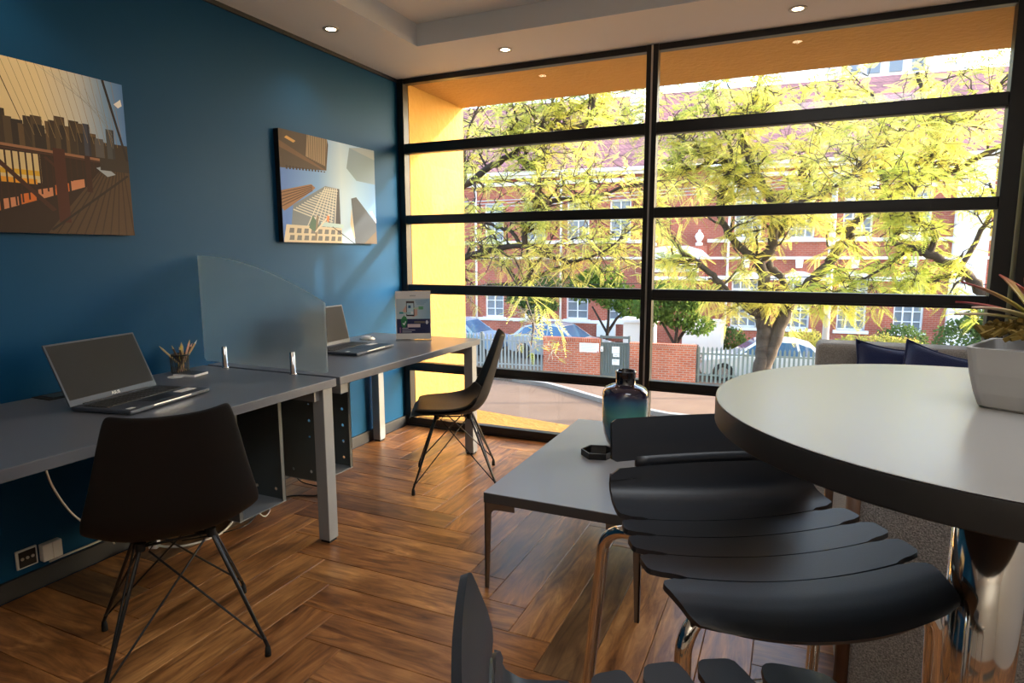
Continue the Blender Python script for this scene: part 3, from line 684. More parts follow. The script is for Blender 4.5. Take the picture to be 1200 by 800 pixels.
def make_chair(label, loc, rz):
    t = thing('shell_chair', label, 'chair', loc, rz, 'black shell chairs on wire bases')
    MB().grid(shell_rows()).build('seat_shell', M_shell, t, True, solid=.009, sub=2, world=False)
    pad = MB().grid([[(x, y + .004, z + .012 + .010 * (1 - (x / .22) ** 2)) for x, y, z in r] for r in shell_rows(0, 1, 7, .022)])
    pad.build('seat_pad', M_pad, t, True, solid=.02, sub=2, world=False)
    top = [(-.135, .135), (.135, .135), (.135, -.115), (-.135, -.115)]
    ft = [(-.225, .225), (.225, .225), (.225, -.225), (-.225, -.225)]
    for i in range(4):
        (tx, ty), (fx, fy) = top[i], ft[i]
        ax, ay = top[(i + 2) % 4]
        l = MB().tube([(tx * .45, ty * .45, .398), (tx * .66, ty * .66, .397), (tx * .76, ty * .76, .388), (fx, fy, .035), (fx, fy, .012)], .0062, 8).build('leg', M_wire, t, True, world=False)
        MB().lathe([(.0, 0), (.010, 0), (.0095, .02), (.007, .034), (.0, .034)], 12, (fx, fy, 0)).build('foot_cap', M_rubber, l, True, world=False)
    for i in range(4):
        for j in ((i + 1) % 4, (i + 3) % 4):
            (fx, fy), (tx, ty) = ft[i], (top[j][0] * .72, top[j][1] * .72)
            dx, dy = tx - fx, ty - fy
            MB().tube([(fx * .985, fy * .985, .058), (fx * .985 + dx * .03, fy * .985 + dy * .03, .060), (fx + dx * .94, fy + dy * .94, .384), (tx * .58, ty * .58, .394)], .0036, 6).build('cross_strut', M_wire, t, True, world=False)
    q = MB()
    for i in range(4):
        a, b = top[i], top[(i + 1) % 4]; q.tube([(a[0] * .64, a[1] * .64, .396), (b[0] * .64, b[1] * .64, .396)], .0045, 6)
    q.build('top_ring', M_wire, t, True, world=False)
    for x, y in ((-.1, .1), (.1, .1), (.1, -.08), (-.1, -.08)): MB().lathe([(.0, .386), (.014, .386), (.014, .412), (0, .412)], 12, (x, y, 0)).build('mount_pad', M_rubber, t, world=False)
    return t
# local +y is where the sitter faces
make_chair('black shell chair seen from behind at the near desk', (.838, -2.59, 0), math.radians(146.4 - 90))
make_chair('black shell chair standing by the window in side view', (.925, -.875, 0), math.radians(208 - 90))

# ================================================================== COFFEE TABLE, VASE, TRAY
ct = thing('coffee_table', 'low grey rectangular coffee table with splayed metal legs', 'coffee table', (1.905, -1.28, 0))
cx0, cx1, cy0, cy1, cz = 1.605, 2.212, -1.868, -.70, .388
MB().bx(cx0, cx1, cy0, cy1, cz - .003, cz).build('table_top', M_ctop, ct)
MB().bx(cx0, cx1, cy0, cy1, cz - .040, cz - .003).build('top_edge', M_cedge, ct)
for x, sx in ((cx0 + .002, 1), (cx1 - .002, -1)):
    for y, sy in ((cy0 + .002, 1), (cy1 - .002, -1)):
        zt = cz - .041
        def blade(d):  # profile in (along, z)
            p = [(0, zt), (.125 * d, zt), (.125 * d, zt - .022), (.050 * d, zt - .024)]
            for k in range(1, 6):
                a = k / 5 * PI / 2; p.append(((.050 - .022 * math.sin(a)) * d, zt - .024 - .022 * (1 - math.cos(a))))
            return p + [(.016 * d, 0), (0, 0)]
        l = MB().prism([(x + u, z) for u, z in blade(sx)], 'y', y, y + .005 * sy).prism([(y + u, z) for u, z in blade(sy)], 'x', x, x + .005 * sx).build('leg', M_bleg, ct)
va = thing('glass_vase', 'round teal and black glass bottle vase on the coffee table', 'vase', (1.955, -1.085, cz))
MB().lathe([(.0, 0), (.055, 0), (.072, .006), (.086, .03), (.098, .07), (.105, .12), (.107, .20), (.107, .245), (.103, .268), (.092, .284), (.07, .294), (.050, .299), (.046, .304), (.0455, .338), (.048, .356), (.049, .361), (.046, .363), (.042, .358), (.041, .31), (.0, .298)], 48).build('vase_body', M_vase, va, True, world=False)
tr = thing('hexagonal_tray', 'small black hexagonal tray with mirrored bottom beside the vase', 'tray', (1.880, -1.268, cz), .25)
hx = lambda r: [(r * math.cos(PI / 3 * k), r * math.sin(PI / 3 * k)) for k in range(6)]
MB().prism(hx(.075), 'z', 0, .005).build('tray_base', M_rubber, tr, world=False)
m_ = MB(); a_, b_ = hx(.076), hx(.070)
for k in range(6): m_.prism([a_[k], a_[(k + 1) % 6], b_[(k + 1) % 6], b_[k]], 'z', .0, .028)
m_.build('tray_rim', M_black, tr, world=False); MB().prism(hx(.069), 'z', .005, .007).build('mirror_bottom', M_chrome, tr, world=False)

# ================================================================== BAR TABLE, PLANTER
BT = (2.955, -2.765); BZ = 1.05; BR = .428
bt = thing('bar_table', 'round grey bar table on a chrome column in the foreground', 'table', (BT[0], BT[1], 0))
MB().lathe([(0, BZ - .002), (BR - .003, BZ - .002), (BR - .001, BZ - .0005), (BR - .003, BZ), (0, BZ)], 96).build('table_top', M_ttop, bt, world=False)
MB().lathe([(0, BZ - .042), (BR - .004, BZ - .042), (BR, BZ - .039), (BR, BZ - .005), (BR - .001, BZ - .002), (0, BZ - .002)], 96).build('top_edge', M_tedge, bt, True, world=False).modifiers.new('edge', 'EDGE_SPLIT').split_angle = .5
CO = (.023, .135)
MB().lathe([(.056, .02), (.056, BZ - .055)], 40, (CO[0], CO[1], 0)).build('column', M_chrome, bt, True, world=False)
MB().lathe([(.056, BZ - .057), (.17, BZ - .050), (.17, BZ - .0425), (0, BZ - .0425)], 40, (CO[0], CO[1], 0)).build('top_plate', M_black, bt, world=False)
MB().lathe([(.0, 0), (.105, 0), (.107, .008), (.10, .014), (.06, .024), (0, .024)], 64, (CO[0], CO[1], 0)).build('base_plate', M_chrome, bt, True, world=False)
pl = thing('planter', 'small square grey planter with a red tipped bromeliad on the bar table', 'potted plant', (2.998, -2.712, BZ), math.radians(-26))
def sq(r, n=5, k=.35):
    p = []
    for cx, cy, a0 in ((1, 1, 0), (-1, 1, PI / 2), (-1, -1, PI), (1, -1, 1.5 * PI)):
        for i in range(n): a = a0 + PI / 2 * i / (n - 1); p.append((r * (cx * (1 - k) + k * math.cos(a)), r * (cy * (1 - k) + k * math.sin(a))))
    return p
def sqloft(levels, close=True):
    m = MB(); n = 20; v = []
    for r, z, k in levels: v += [(x, y, z) for x, y in sq(r, 5, k)]
    f = [(i * n + j, i * n + (j + 1) % n, (i + 1) * n + (j + 1) % n, (i + 1) * n + j) for i in range(len(levels) - 1) for j in range(n)]
    if close: f += [tuple(range(n - 1, -1, -1)), tuple(range((len(levels) - 1) * n, len(levels) * n))]
    return m.add(v, f)
sqloft([(.060, 0, .25), (.066, .004, .25), (.072, .025, .22), (.078, .055, .2), (.081, .082, .18), (.083, .095, .18), (.077, .095, .18), (.074, .078, .18)]).build('pot', M_pot, pl, world=False)
rows = []
m_ = MB()
for k in range(260):
    a, r = rng.uniform(0, 2 * PI), rng.uniform(0, .072) ; s = rng.uniform(.006, .013)
    x, y = max(-.073, min(.073, r * 1.25 * math.cos(a))), max(-.073, min(.073, r * 1.25 * math.sin(a)))
    c = Vector((x, y, .106 + .024 * (1 - (r / .09) ** 2) + rng.uniform(-.004, .006)))
    m_.box(c, (s * 2.2, s * .5, s * .5), Matrix.Rotation(rng.uniform(0, 6), 3, 'Z') @ Matrix.Rotation(rng.uniform(-.7, .7), 3, 'Y'))
tag(m_.build('moss', M_moss, pl, world=False), kind='stuff')
def grad_leaf(name, c0, c1, c2):
    m = bpy.data.materials.new(name); m.use_nodes = True; n = m.node_tree; b = n.nodes['Principled BSDF']; b.inputs['Roughness'].default_value = .4
    tc = n.nodes.new('ShaderNodeTexCoord'); ln = n.nodes.new('ShaderNodeVectorMath'); ln.operation = 'LENGTH'; su = n.nodes.new('ShaderNodeVectorMath'); su.operation = 'SUBTRACT'; su.inputs[1].default_value = (0, 0, .115)
    r = n.nodes.new('ShaderNodeValToRGB'); e = r.color_ramp.elements; e[0].position = .03; e[0].color = (*c0, 1); e[1].position = .125; e[1].color = (*c2, 1); k = e.new(.075); k.color = (*c1, 1)
    n.links.new(tc.outputs['Object'], su.inputs[0]); n.links.new(su.outputs[0], ln.inputs[0]); n.links.new(ln.outputs['Value'], r.inputs[0]); n.links.new(r.outputs[0], b.inputs['Base Color'])
    return m
M_suc = [grad_leaf('bromeliad_leaf', (.46, .48, .10), (.40, .30, .08), (.28, .03, .03)), grad_leaf('bromeliad_leaf_red', (.40, .34, .08), (.30, .05, .03), (.24, .02, .025)), grad_leaf('bromeliad_leaf_pale', (.50, .50, .16), (.52, .45, .22), (.62, .42, .34))]
def leaf(az, el, L, wd, mi, z0=.135, droop=.5):
    rows = []
    for i in range(9):
        q = i / 8; hw = wd * (.55 + .9 * q - 1.45 * q ** 2.2) if q < 1 else .0006; hw = max(hw, .0008)
        e_ = el - droop * q * q; 
        d = L * q; x = d * math.cos(el - droop * q * .6); z = z0 + d * math.sin(el - droop * q * .6)
        ca, sa = math.cos(az), math.sin(az); r0 = .008
        rows.append([((x + r0) * ca - k * hw * sa, (x + r0) * sa + k * hw * ca, z + abs(k) * hw * .35) for k in (-1, -.5, 0, .5, 1)])
    MB().grid(rows).build('leaf', M_suc[mi], pl, True, solid=.0022, world=False)
LV = [(-2.7, .50, .125, .013, 0), (-2.2, .20, .120, .011, 2), (-3.05, .22, .115, .011, 1), (2.6, .7, .11, .014, 0), (-1.5, .45, .11, .016, 1), (-1.9, .85, .095, .017, 0), (1.5, .5, .12, .014, 2), (.7, .4, .12, .014, 1), (0, .6, .12, .015, 0), (-.8, .45, .12, .015, 0), (-.3, 1.0, .09, .017, 0), (2.0, 1.0, .09, .016, 0), (-2.5, 1.05, .075, .018, 1), (.9, 1.1, .085, .017, 2), (-2.9, .05, .11, .009, 2), (-1.2, .1, .10, .012, 1)]
for a in LV: leaf(a[0], min(1.25, a[1] + .28), a[2], a[3] * 1.15, a[4], .128, .38)
MB().lathe([(.0, .12), (.0035, .12), (.003, .185), (.009, .195), (.0125, .212), (.010, .230), (.004, .243), (0, .246)], 14, (-.004, .012, 0)).build('flower_bud', mat('lilac_bud', (.34, .25, .27), .7), pl, True, world=False)

# ================================================================== BAR STOOLS
def stool(label, loc, rz):
    """local +y is where the sitter faces"""
    t = thing('bar_stool', label, 'stool', loc, rz, 'slatted black bar stools')
    # profile of the one-piece shell cut into slats: lists of (y, z)
    prof = {'back_slat': [(-.322, .932), (-.313, .908), (-.302, .876), (-.294, .842)],
            'rear_slat': [(-.290, .828), (-.281, .800), (-.266, .774), (-.240, .757), (-.205, .750), (-.160, .748)],
            'seat_slat': None}
    def slat(name, p, hw0, hw1, bow0=0., bow1=0., dish=.018, notch0=False, notch1=True, rc=.022):
        # resample the profile densely
        P = [Vector((a, b)) for a, b in p]; n = 10 if len(P) < 4 else 14
        ls = [0];
        for i in range(1, len(P)): ls.append(ls[-1] + (P[i] - P[i - 1]).length)
        T = ls[-1]
        def at(s):
            for i in range(1, len(P)):
                if s <= ls[i] + 1e-9:
                    q = (s - ls[i - 1]) / (ls[i] - ls[i - 1]); return P[i - 1].lerp(P[i], q)
            return P[-1]
        rows = []; NU = 36
        rc = min(rc, T * .42)
        for i in range(n + 1):
            f0 = i / n; s = T * f0
            hw = hw0 + (hw1 - hw0) * f0
            cut = 0
            if s < rc: cut = rc - math.sqrt(max(0, rc * rc - (rc - s) ** 2))
            elif s > T - rc: cut = rc - math.sqrt(max(0, rc * rc - (s - T + rc) ** 2))
            r = []
            for k in range(NU + 1):
                q = -1 + 2 * k / NU; x = q * (hw - cut)
                # cut a slot at both ends of the joint
                e = max(0., (abs(x) - (hw - .052)) / .006); e = min(1., e)
                ss = s
                if notch1 and f0 > .5: ss = s - .0075 * e * (f0 - .5) * 2
                if notch0 and f0 < .5: ss = s + .0045 * e * (.5 - f0) * 2
                a = at(max(0., min(T, ss))); ed = (x / .25) ** 2
                y = a[0] - (bow0 + (bow1 - bow0) * f0) * (abs(q) ** 2)
                r.append((x, y + (.022 * ed if a[1] > .80 else .012 * ed * max(0, (a[1] - .75) / .05)), a[1] + dish * ed * (1 if a[1] < .80 else .0) - dish * .5))
            rows.append(r)
        o = MB().grid(rows).build(name, M_stool, t, True, solid=.010, offset=-1, world=False)
        o.modifiers.new('edge', 'EDGE_SPLIT').split_angle = .6
        return o
    slat('back_slat', prof['back_slat'], .222, .228, notch0=False, notch1=False, rc=.012)
    # neck that carries the back slat
    MB().grid([[(x * .17, -.2925 + .022 * (x * .17 / .25) ** 2 + dy, z - .009) for x in [-1 + k / 6 for k in range(13)]] for dy, z in ((.0, .850), (.0020, .824))]).build('back_neck', M_stool, t, True, solid=.011, offset=-1, world=False)
    slat('rear_slat', prof['rear_slat'], .232, .238, bow1=.004)
    slat('seat_slat', [(-.157, .748), (-.120, .7475), (-.084, .747)], .242, .250, .004, .008, notch0=True)
    slat('seat_slat', [(-.081, .747), (-.04, .7465), (-.004, .746)], .253, .256, .008, .013, notch0=True)
    slat('seat_slat', [(-.001, .746), (.04, .745), (.080, .744)], .256, .254, .013, .020, notch0=True)
    slat('seat_slat', [(.083, .744), (.13, .742), (.165, .738), (.195, .731), (.215, .720)], .248, .224, .016, .030, notch0=True, notch1=False, rc=.030)
    # under-seat bearer and chrome tube frame
    MB().bx(-.13, .13, -.14, .10, .700, .722).build('bearer_plate', M_black, t, world=False)
    for sx in (-1, 1):
        for kx, ky, fx, fy in ((.222, .128, .228, .150), (.258, -.232, .292, -.305)):
            h = Vector((kx, ky - .02)).normalized(); L0 = Vector((kx, ky)) - h * .06
            pth = [(sx * .06, ky * .5, .708), (sx * L0.x * .7, L0.y * .8, .708)]
            for k in range(0, 8):
                a = k / 7 * PI / 2; q = L0 + h * .06 * math.sin(a); pth.append((sx * q.x, q.y, .708 - .06 * (1 - math.cos(a))))
            pth += [(sx * (kx + (fx - kx) * .55), ky + (fy - ky) * .55, .30), (sx * fx, fy, .012)]
            l = MB().tube(pth, .0138, 16).build('leg', M_chrome, t, True, world=False)
            MB().lathe([(.0, 0), (.0155, 0), (.0155, .018), (0, .018)], 14, (sx * fx, fy, 0)).build('foot_cap', M_rubber, l, world=False)
    MB().tube([(-.225, .141, .27), (.225, .141, .27)], .009, 10).build('foot_rest', M_chrome, t, True, world=False)
    MB().tube([(-.278, -.273, .27), (.278, -.273, .27)], .009, 10).build('rear_stretcher', M_chrome, t, True, world=False)
    return t
stool('black slatted bar stool tucked half under the round table', (2.635, -2.725, 0), math.radians(-59 - 90))
stool('black bar stool at the bottom edge, only its back and slat tips showing', (2.685, -3.330, 0), math.radians(31 - 90))

# ================================================================== SOFA, CUSHIONS, ARMCHAIR
sf = thing('sofa', 'grey tweed sofa with its back against the right half of the window', 'sofa', (3.6, -.55, 0))
MB().bx(2.775, 4.5, -.30, -.10, .16, .822).build('backrest', M_tweedl, sf, bevel=.03, seg=4)
MB().bx(2.775, 4.5, -.95, -.30, .16, .40).build('seat_base', M_tweedl, sf, bevel=.02, seg=3)
for a, b in ((2.80, 3.62), (3.64, 4.48)): MB().bx(a, b, -.97, -.31, .40, .50).build('seat_cushion', M_tweedl, sf, bevel=.035, seg=4)
for x in (2.84, 4.42):
    for y in (-.88, -.16): MB().tube([(x, y, 0), (x, y, .165)], [.016, .022], 10).build('leg', M_walnut, sf, True)
def cushion(label, loc, rz, tilt, s=.44, roll=0.):
    t = thing('cushion', label, 'cushion', loc, rz, 'navy cushions on the sofa')
    ro = Matrix.Rotation(tilt, 3, 'X') @ Matrix.Rotation(roll, 3, 'Y')
    f, b_ = [], []
    N = 14
    for i in range(N + 1):
        r1, r2 = [], []
        for k in range(N + 1):
            u, v = -1 + 2 * k / N, -1 + 2 * i / N
            th = .075 * ((1 - u ** 4) * (1 - v ** 4)) ** .6
            ex = 1 - .14 * (1 - abs(v) ** 2) * abs(u) ** 3; ez = 1 - .14 * (1 - abs(u) ** 2) * abs(v) ** 3
            x, z = u * s / 2 * ex, v * s / 2 * ez
            r1.append(ro @ Vector((x, -th, z)) + Vector((0, 0, s / 2))); r2.append(ro @ Vector((x, th, z)) + Vector((0, 0, s / 2)))
        f.append(r1); b_.append(r2[::-1])
    m_ = MB().grid(f); m_.grid(b_); m_.build('cover', M_navy, t, True, world=False)
    ed = [f[0][k] for k in range(N + 1)] + [f[i][N] for i in range(1, N + 1)] + [f[N][k] for k in range(N - 1, -1, -1)] + [f[i][0] for i in range(N - 1, -1, -1)]
    MB().tube(ed, .006, 6).build('piping', M_navy, t, True, world=False)
cushion('navy cushion leaning upright behind, further left on the sofa', (3.10, -.45, .50), math.radians(8), -.24, .35, .12)
cushion('navy cushion slumped in front, further right on the sofa', (3.27, -.60, .495), math.radians(-4), -.44, .37, .26)
ac = thing('tweed_armchair', 'dark tweed armchair seen from behind under the round bar table', 'armchair', (3.25, -1.78, 0))
ax0, ax1, ay0, ay1 = 2.805, 3.72, -2.12, -1.42
MB().bx(ax0 + .028, ax1, ay0, ay0 + .13, .05, .76).build('backrest', M_tweed, ac, bevel=.015, seg=3)
MB().bx(ax0 + .012, ax0 + .11, ay0 + .13, ay1, .05, .58).build('armrest', M_tweedl, ac, bevel=.015, seg=3)
MB().bx(ax1 - .11, ax1, ay0 + .13, ay1, .05, .58).build('armrest', M_tweedl, ac, bevel=.015, seg=3)
MB().bx(ax0 + .11, ax1 - .11, ay0 + .13, ay1 - .01, .05, .42).build('seat', M_tweed, ac, bevel=.02, seg=3)
MB().tube([(ax0 + .014, ay0 + .02, 0), (ax0 + .014, ay0 + .02, .755)], .019, 14).build('corner_post', M_walnut, ac, True)
MB().tube([(ax0 + .006, ay1 + .02, 0), (ax0 + .006, ay1 + .02, .60)], .022, 14).build('corner_post', M_walnut, ac, True)
for y in (ay0 + .05, ay1 - .05): MB().tube([(ax1 - .06, y, 0), (ax1 - .06, y, .055)], .02, 12).build('foot', M_walnut, ac, True)

# ================================================================== SOCKETS AND CABLES
sk = thing('wall_socket', 'white double wall socket low on the blue wall under the desk', 'socket', (0, -2.56, .14))
MB().bx(0, .010, -2.640, -2.566, .100, .175).build('face_plate', M_white, sk, bevel=.003); MB().bx(.010, .013, -2.632, -2.574, .107, .168).build('socket_insert', M_lapdk, sk)
MB().bx(0, .030, -2.558, -2.486, .100, .170).build('plug_top', M_white, sk, bevel=.004); MB().bx(0.030, .032, -2.523, -2.521, .102, .168).build('plug_seam', M_steel, sk)
for yy in (-2.622, -2.604, -2.586): MB().lathe([(0, 0), (.006, 0), (.006, .003), (0, .003)], 8, (.0, 0, 0)).build('pin_ring', M_steel, sk, world=False).matrix_local = Matrix.Translation((.013, yy + 2.56, -.0)) @ Matrix.Rotation(PI / 2, 4, 'Y')
tk = thing('cable_trunking', 'thin white cable run fixed just above the skirting', 'cable', (0, -2.3, .09))
MB().tube([(.012, -2.53, .088), (.012, -2.40, .088), (.012, -2.25, .087), (.02, -2.1, .09), (.06, -2.02, .11), (.05, -1.95, .30)], .0045, 8).build('cable', M_cable, tk, True)
def spl(pts, n=8):
    P = [Vector(p) for p in pts]; P = [P[0] * 2 - P[1]] + P + [P[-1] * 2 - P[-2]]; o = []
    for i in range(1, len(P) - 2):
        for k in range(n):
            t = k / n; a, b, c, d = P[i - 1:i + 3]
            o.append(.5 * ((2 * b) + (c - a) * t + (2 * a - 5 * b + 4 * c - d) * t * t + (3 * b - a - 3 * c + d) * t ** 3))
    return o + [P[-2]]
k1 = thing('hanging_cable', 'pale cable hanging from the desk edge down to the skirting', 'cable', (.2, -2.5, 0))
MB().tube(spl([(.30, -2.66, .71), (.31, -2.67, .62), (.30, -2.65, .50), (.27, -2.58, .36), (.22, -2.49, .26), (.17, -2.40, .19), (.12, -2.34, .10)]), .0038, 8).build('cable', M_cable, k1, True)
k2 = thing('white_power_cable', 'white power cable with a loose plug on the floor behind the chair', 'cable', (.25, -2.1, 0))
MB().tube(spl([(.135, -2.165, .018), (.18, -2.15, .012), (.235, -2.10, .006), (.27, -2.02, .006), (.27, -1.93, .006), (.20, -1.80, .008), (.14, -1.72, .03), (.08, -1.70, .20), (.08, -1.70, .5)]), .0055, 8).build('cable', M_cable, k2, True)
MB().box((.125, -2.170, .022), (.04, .034, .034), Matrix.Rotation(.4, 3, 'Z')).build('plug', M_white, k2, bevel=.006)
for d_ in (-.01, .01): MB().tube([(.105, -2.178 + d_, .02), (.083, -2.187 + d_, .02)], .003, 6).build('plug_pin', M_brass, k2)
k3 = thing('black_cable', 'thin black cable looping over the floor under the desks', 'cable', (.25, -1.9, 0))
MB().tube(spl([(.17, -2.07, .004), (.26, -1.96, .004), (.31, -1.84, .004), (.26, -1.72, .004), (.20, -1.60, .004), (.24, -1.46, .004), (.36, -1.40, .004), (.30, -1.30, .004), (.12, -1.28, .02), (.06, -1.30, .2)]), .0032, 6).build('cable', M_wire, k3, True)
k4 = thing('grey_cable', 'thin grey cable trailing on the floor between the holders', 'cable', (.3, -1.7, 0))
MB().tube(spl([(.30, -1.80, .12), (.34, -1.76, .03), (.30, -1.68, .004), (.22, -1.60, .004), (.12, -1.58, .01), (.06, -1.60, .2)]), .003, 6).build('cable', M_cable, k4, True)

# ================================================================== OUTSIDE, ACROSS THE STREET
EA = math.atan(.105); E1 = Vector((math.cos(EA), math.sin(EA), 0)); E2 = Vector((-math.sin(EA), math.cos(EA), 0)); E0 = Vector((0, 17.36, -3.0))
def EW(u, v, h=0.): return E0 + E1 * u + E2 * v + Vector((0, 0, h))
EB = {}
def ething(name, label, cat, u, v, h=0., group=None):
    t = thing(name, label, cat, EW(u, v, h), EA, group); EB[t.name] = (u, v, h); return t
def estruct(name, u=0, v=0, h=0):
    t = bpy.data.objects.new(name, None); col.objects.link(t); t.location = EW(u, v, h); t.rotation_euler = (0, 0, EA); EB[t.name] = (u, v, h); return srt(t)
def eb(mb, name, m, root, parent=None, **k):
    r = root
    b = EB[r.name]; mb.v = [(p[0] - b[0], p[1] - b[1], p[2] - b[2]) for p in mb.v]
    return mb.build(name, m, parent or root, world=False, **k)

# ground: street, kerb, pavement, school yard
srt(MB().bx(-40, 45, .9, 60, -3.3, -3.12).build('street', M_street))
kp = [(-30, 17.5), (-12, 16.2), (-6.1, 15.6), (-4.7, 15.25), (-3.6, 14.6), (-2.55, 13.9), (-1.4, 13.2), (-.3, 12.8), (3, 12.6), (8, 13.1), (40, 16.5)]
srt(MB().prism(kp + [(40, 60), (-30, 60)], 'z', -3.13, -3.0).build('pavement', M_walk))
kk = MB()
for i in range(len(kp) - 1):
    (x0, y0), (x1, y1) = kp[i], kp[i + 1]; L = math.hypot(x1 - x0, y1 - y0); nx, ny = -(y1 - y0) / L * .16, (x1 - x0) / L * .16
    kk.prism([(x0, y0), (x1, y1), (x1 + nx, y1 + ny), (x0 + nx, y0 + ny)], 'z', -3.13, -2.985)
srt(kk.build('kerb', M_kerb))
yd = estruct('school_yard'); eb(MB().bx(-25, 25, .25, 30, -.12, .012), 'yard_surface', M_soil, yd)

# boundary walls, gate, fences
def bwall(label, u0, u1, h):
    t = ething('boundary_wall', label, 'wall', (u0 + u1) / 2, 0)
    eb(MB().bx(u0, u1, -.115, .115, 0, h - .11), 'brickwork', M_brick, t)
    eb(MB().bx(u0 - .01, u1 + .01, -.13, .13, h - .11, h), 'brick_coping', M_brickcap, t)
    return t
bw = bwall('low red brick wall with a white notice board, left of the grey gate', -5.40, -3.36, 1.36)
bwall('low red brick wall between the grey gate and the car park fence', -2.34, -.16, 1.27)
nb = ething('notice_board', 'white notice board fixed to the red brick wall beside the gate', 'sign', -3.74, -.13, .88)
eb(MB().bx(-4.08, -3.40, -.150, -.131, .88, 1.20), 'board', M_white, nb)
m_ = MB()
for k in range(6): m_.bx(-4.03, -3.46 - (k % 3) * .05, -.152, -.150, 1.15 - k * .042, 1.158 - k * .042)
eb(m_, 'printed_lines', flat((130, 150, 190)), nb); eb(MB().bx(-3.46, -3.42, -.153, -.150, .89, .93), 'red_seal', flat((190, 50, 60)), nb)
ic = ething('intercom', 'small white intercom box beside the grey gate', 'intercom', -3.30, -.1, .95)
eb(MB().bx(-3.34, -3.25, -.15, -.10, .93, 1.10), 'box', M_white, ic); eb(MB().bx(-3.31, -3.28, -.155, -.15, .96, 1.0), 'button', M_lapdk, ic)
gt = ething('school_gate', 'grey steel pedestrian gate with white notices on it', 'gate', -2.86, 0)
for u in (-3.345, -2.375): eb(MB().bx(u - .035, u + .035, -.05, .05, 0, 1.48), 'gate_post', M_gate, gt)
eb(MB().bx(-3.31, -2.41, -.03, .03, 1.38, 1.46), 'top_rail', M_gate, gt); eb(MB().bx(-3.31, -2.41, -.03, .03, 1.19, 1.24), 'upper_rail', M_gate, gt); eb(MB().bx(-3.31, -2.41, -.03, .03, .06, .12), 'bottom_rail', M_gate, gt)
eb(MB().bx(-3.30, -2.42, .01, .016, .10, 1.22), 'backing_sheet', M_fence, gt)
for k in range(10): eb(MB().bx(-3.27 + k * .092, -3.215 + k * .092, -.02, .005, .08, 1.22), 'gate_slat', M_gate, gt)
for (a, b, c, d) in ((-2.96, -2.70, .86, 1.10), (-2.92, -2.70, .74, .85), (-2.95, -2.70, .46, .66)):
    n_ = ething('gate_notice', {1.10: 'topmost white notice on the grey gate', .85: 'middle white notice on the grey gate', .66: 'lowest white notice on the grey gate'}[d], 'notice', (a + b) / 2, -.03, c)
    eb(MB().bx(a, b, -.028, -.022, c, d), 'sheet', M_white, n_); eb(MB().bx(a + .04, b - .08, -.029, -.028, d - .07, d - .05), 'print_line', flat((150, 160, 170)), n_)
def fence(label, u0, u1, h, m, step=.138):
    t = ething('palisade_fence', label, 'fence', (u0 + u1) / 2, 0); n = int((u1 - u0) / step)
    b0 = EB[t.name]
    me = None
    for k in range(n):
        u = u0 + .07 + k * step
        if me is None:
            o = eb(MB().prism([(u - .033, .02), (u + .033, .02), (u + .033, h - .07), (u, h), (u - .033, h - .07)], 'y', -.012, .004), 'picket', m, t); me = o; u_ref = u
        else:
            c = me.copy(); col.objects.link(c); c.parent = t; c.location = (u - u_ref, 0, 0)
    for z in (.25, h - .28): eb(MB().bx(u0, u1, .004, .05, z, z + .05), 'fence_rail', m, t)
    k = u0
    while k < u1 + .01: eb(MB().bx(k - .045, k + .045, .01, .10, 0, h + .03), 'fence_post', M_gate, t); k += 2.4
M_fencel = mat('pale_galvanised_steel', (.26, .28, .28), .5, .2)
fence('pale grey palisade fence left of the brick wall', -12.6, -5.42, 1.40, M_fencel)
fence('grey green palisade fence in front of the white car', -.14, 9.6, 1.24, M_fence)

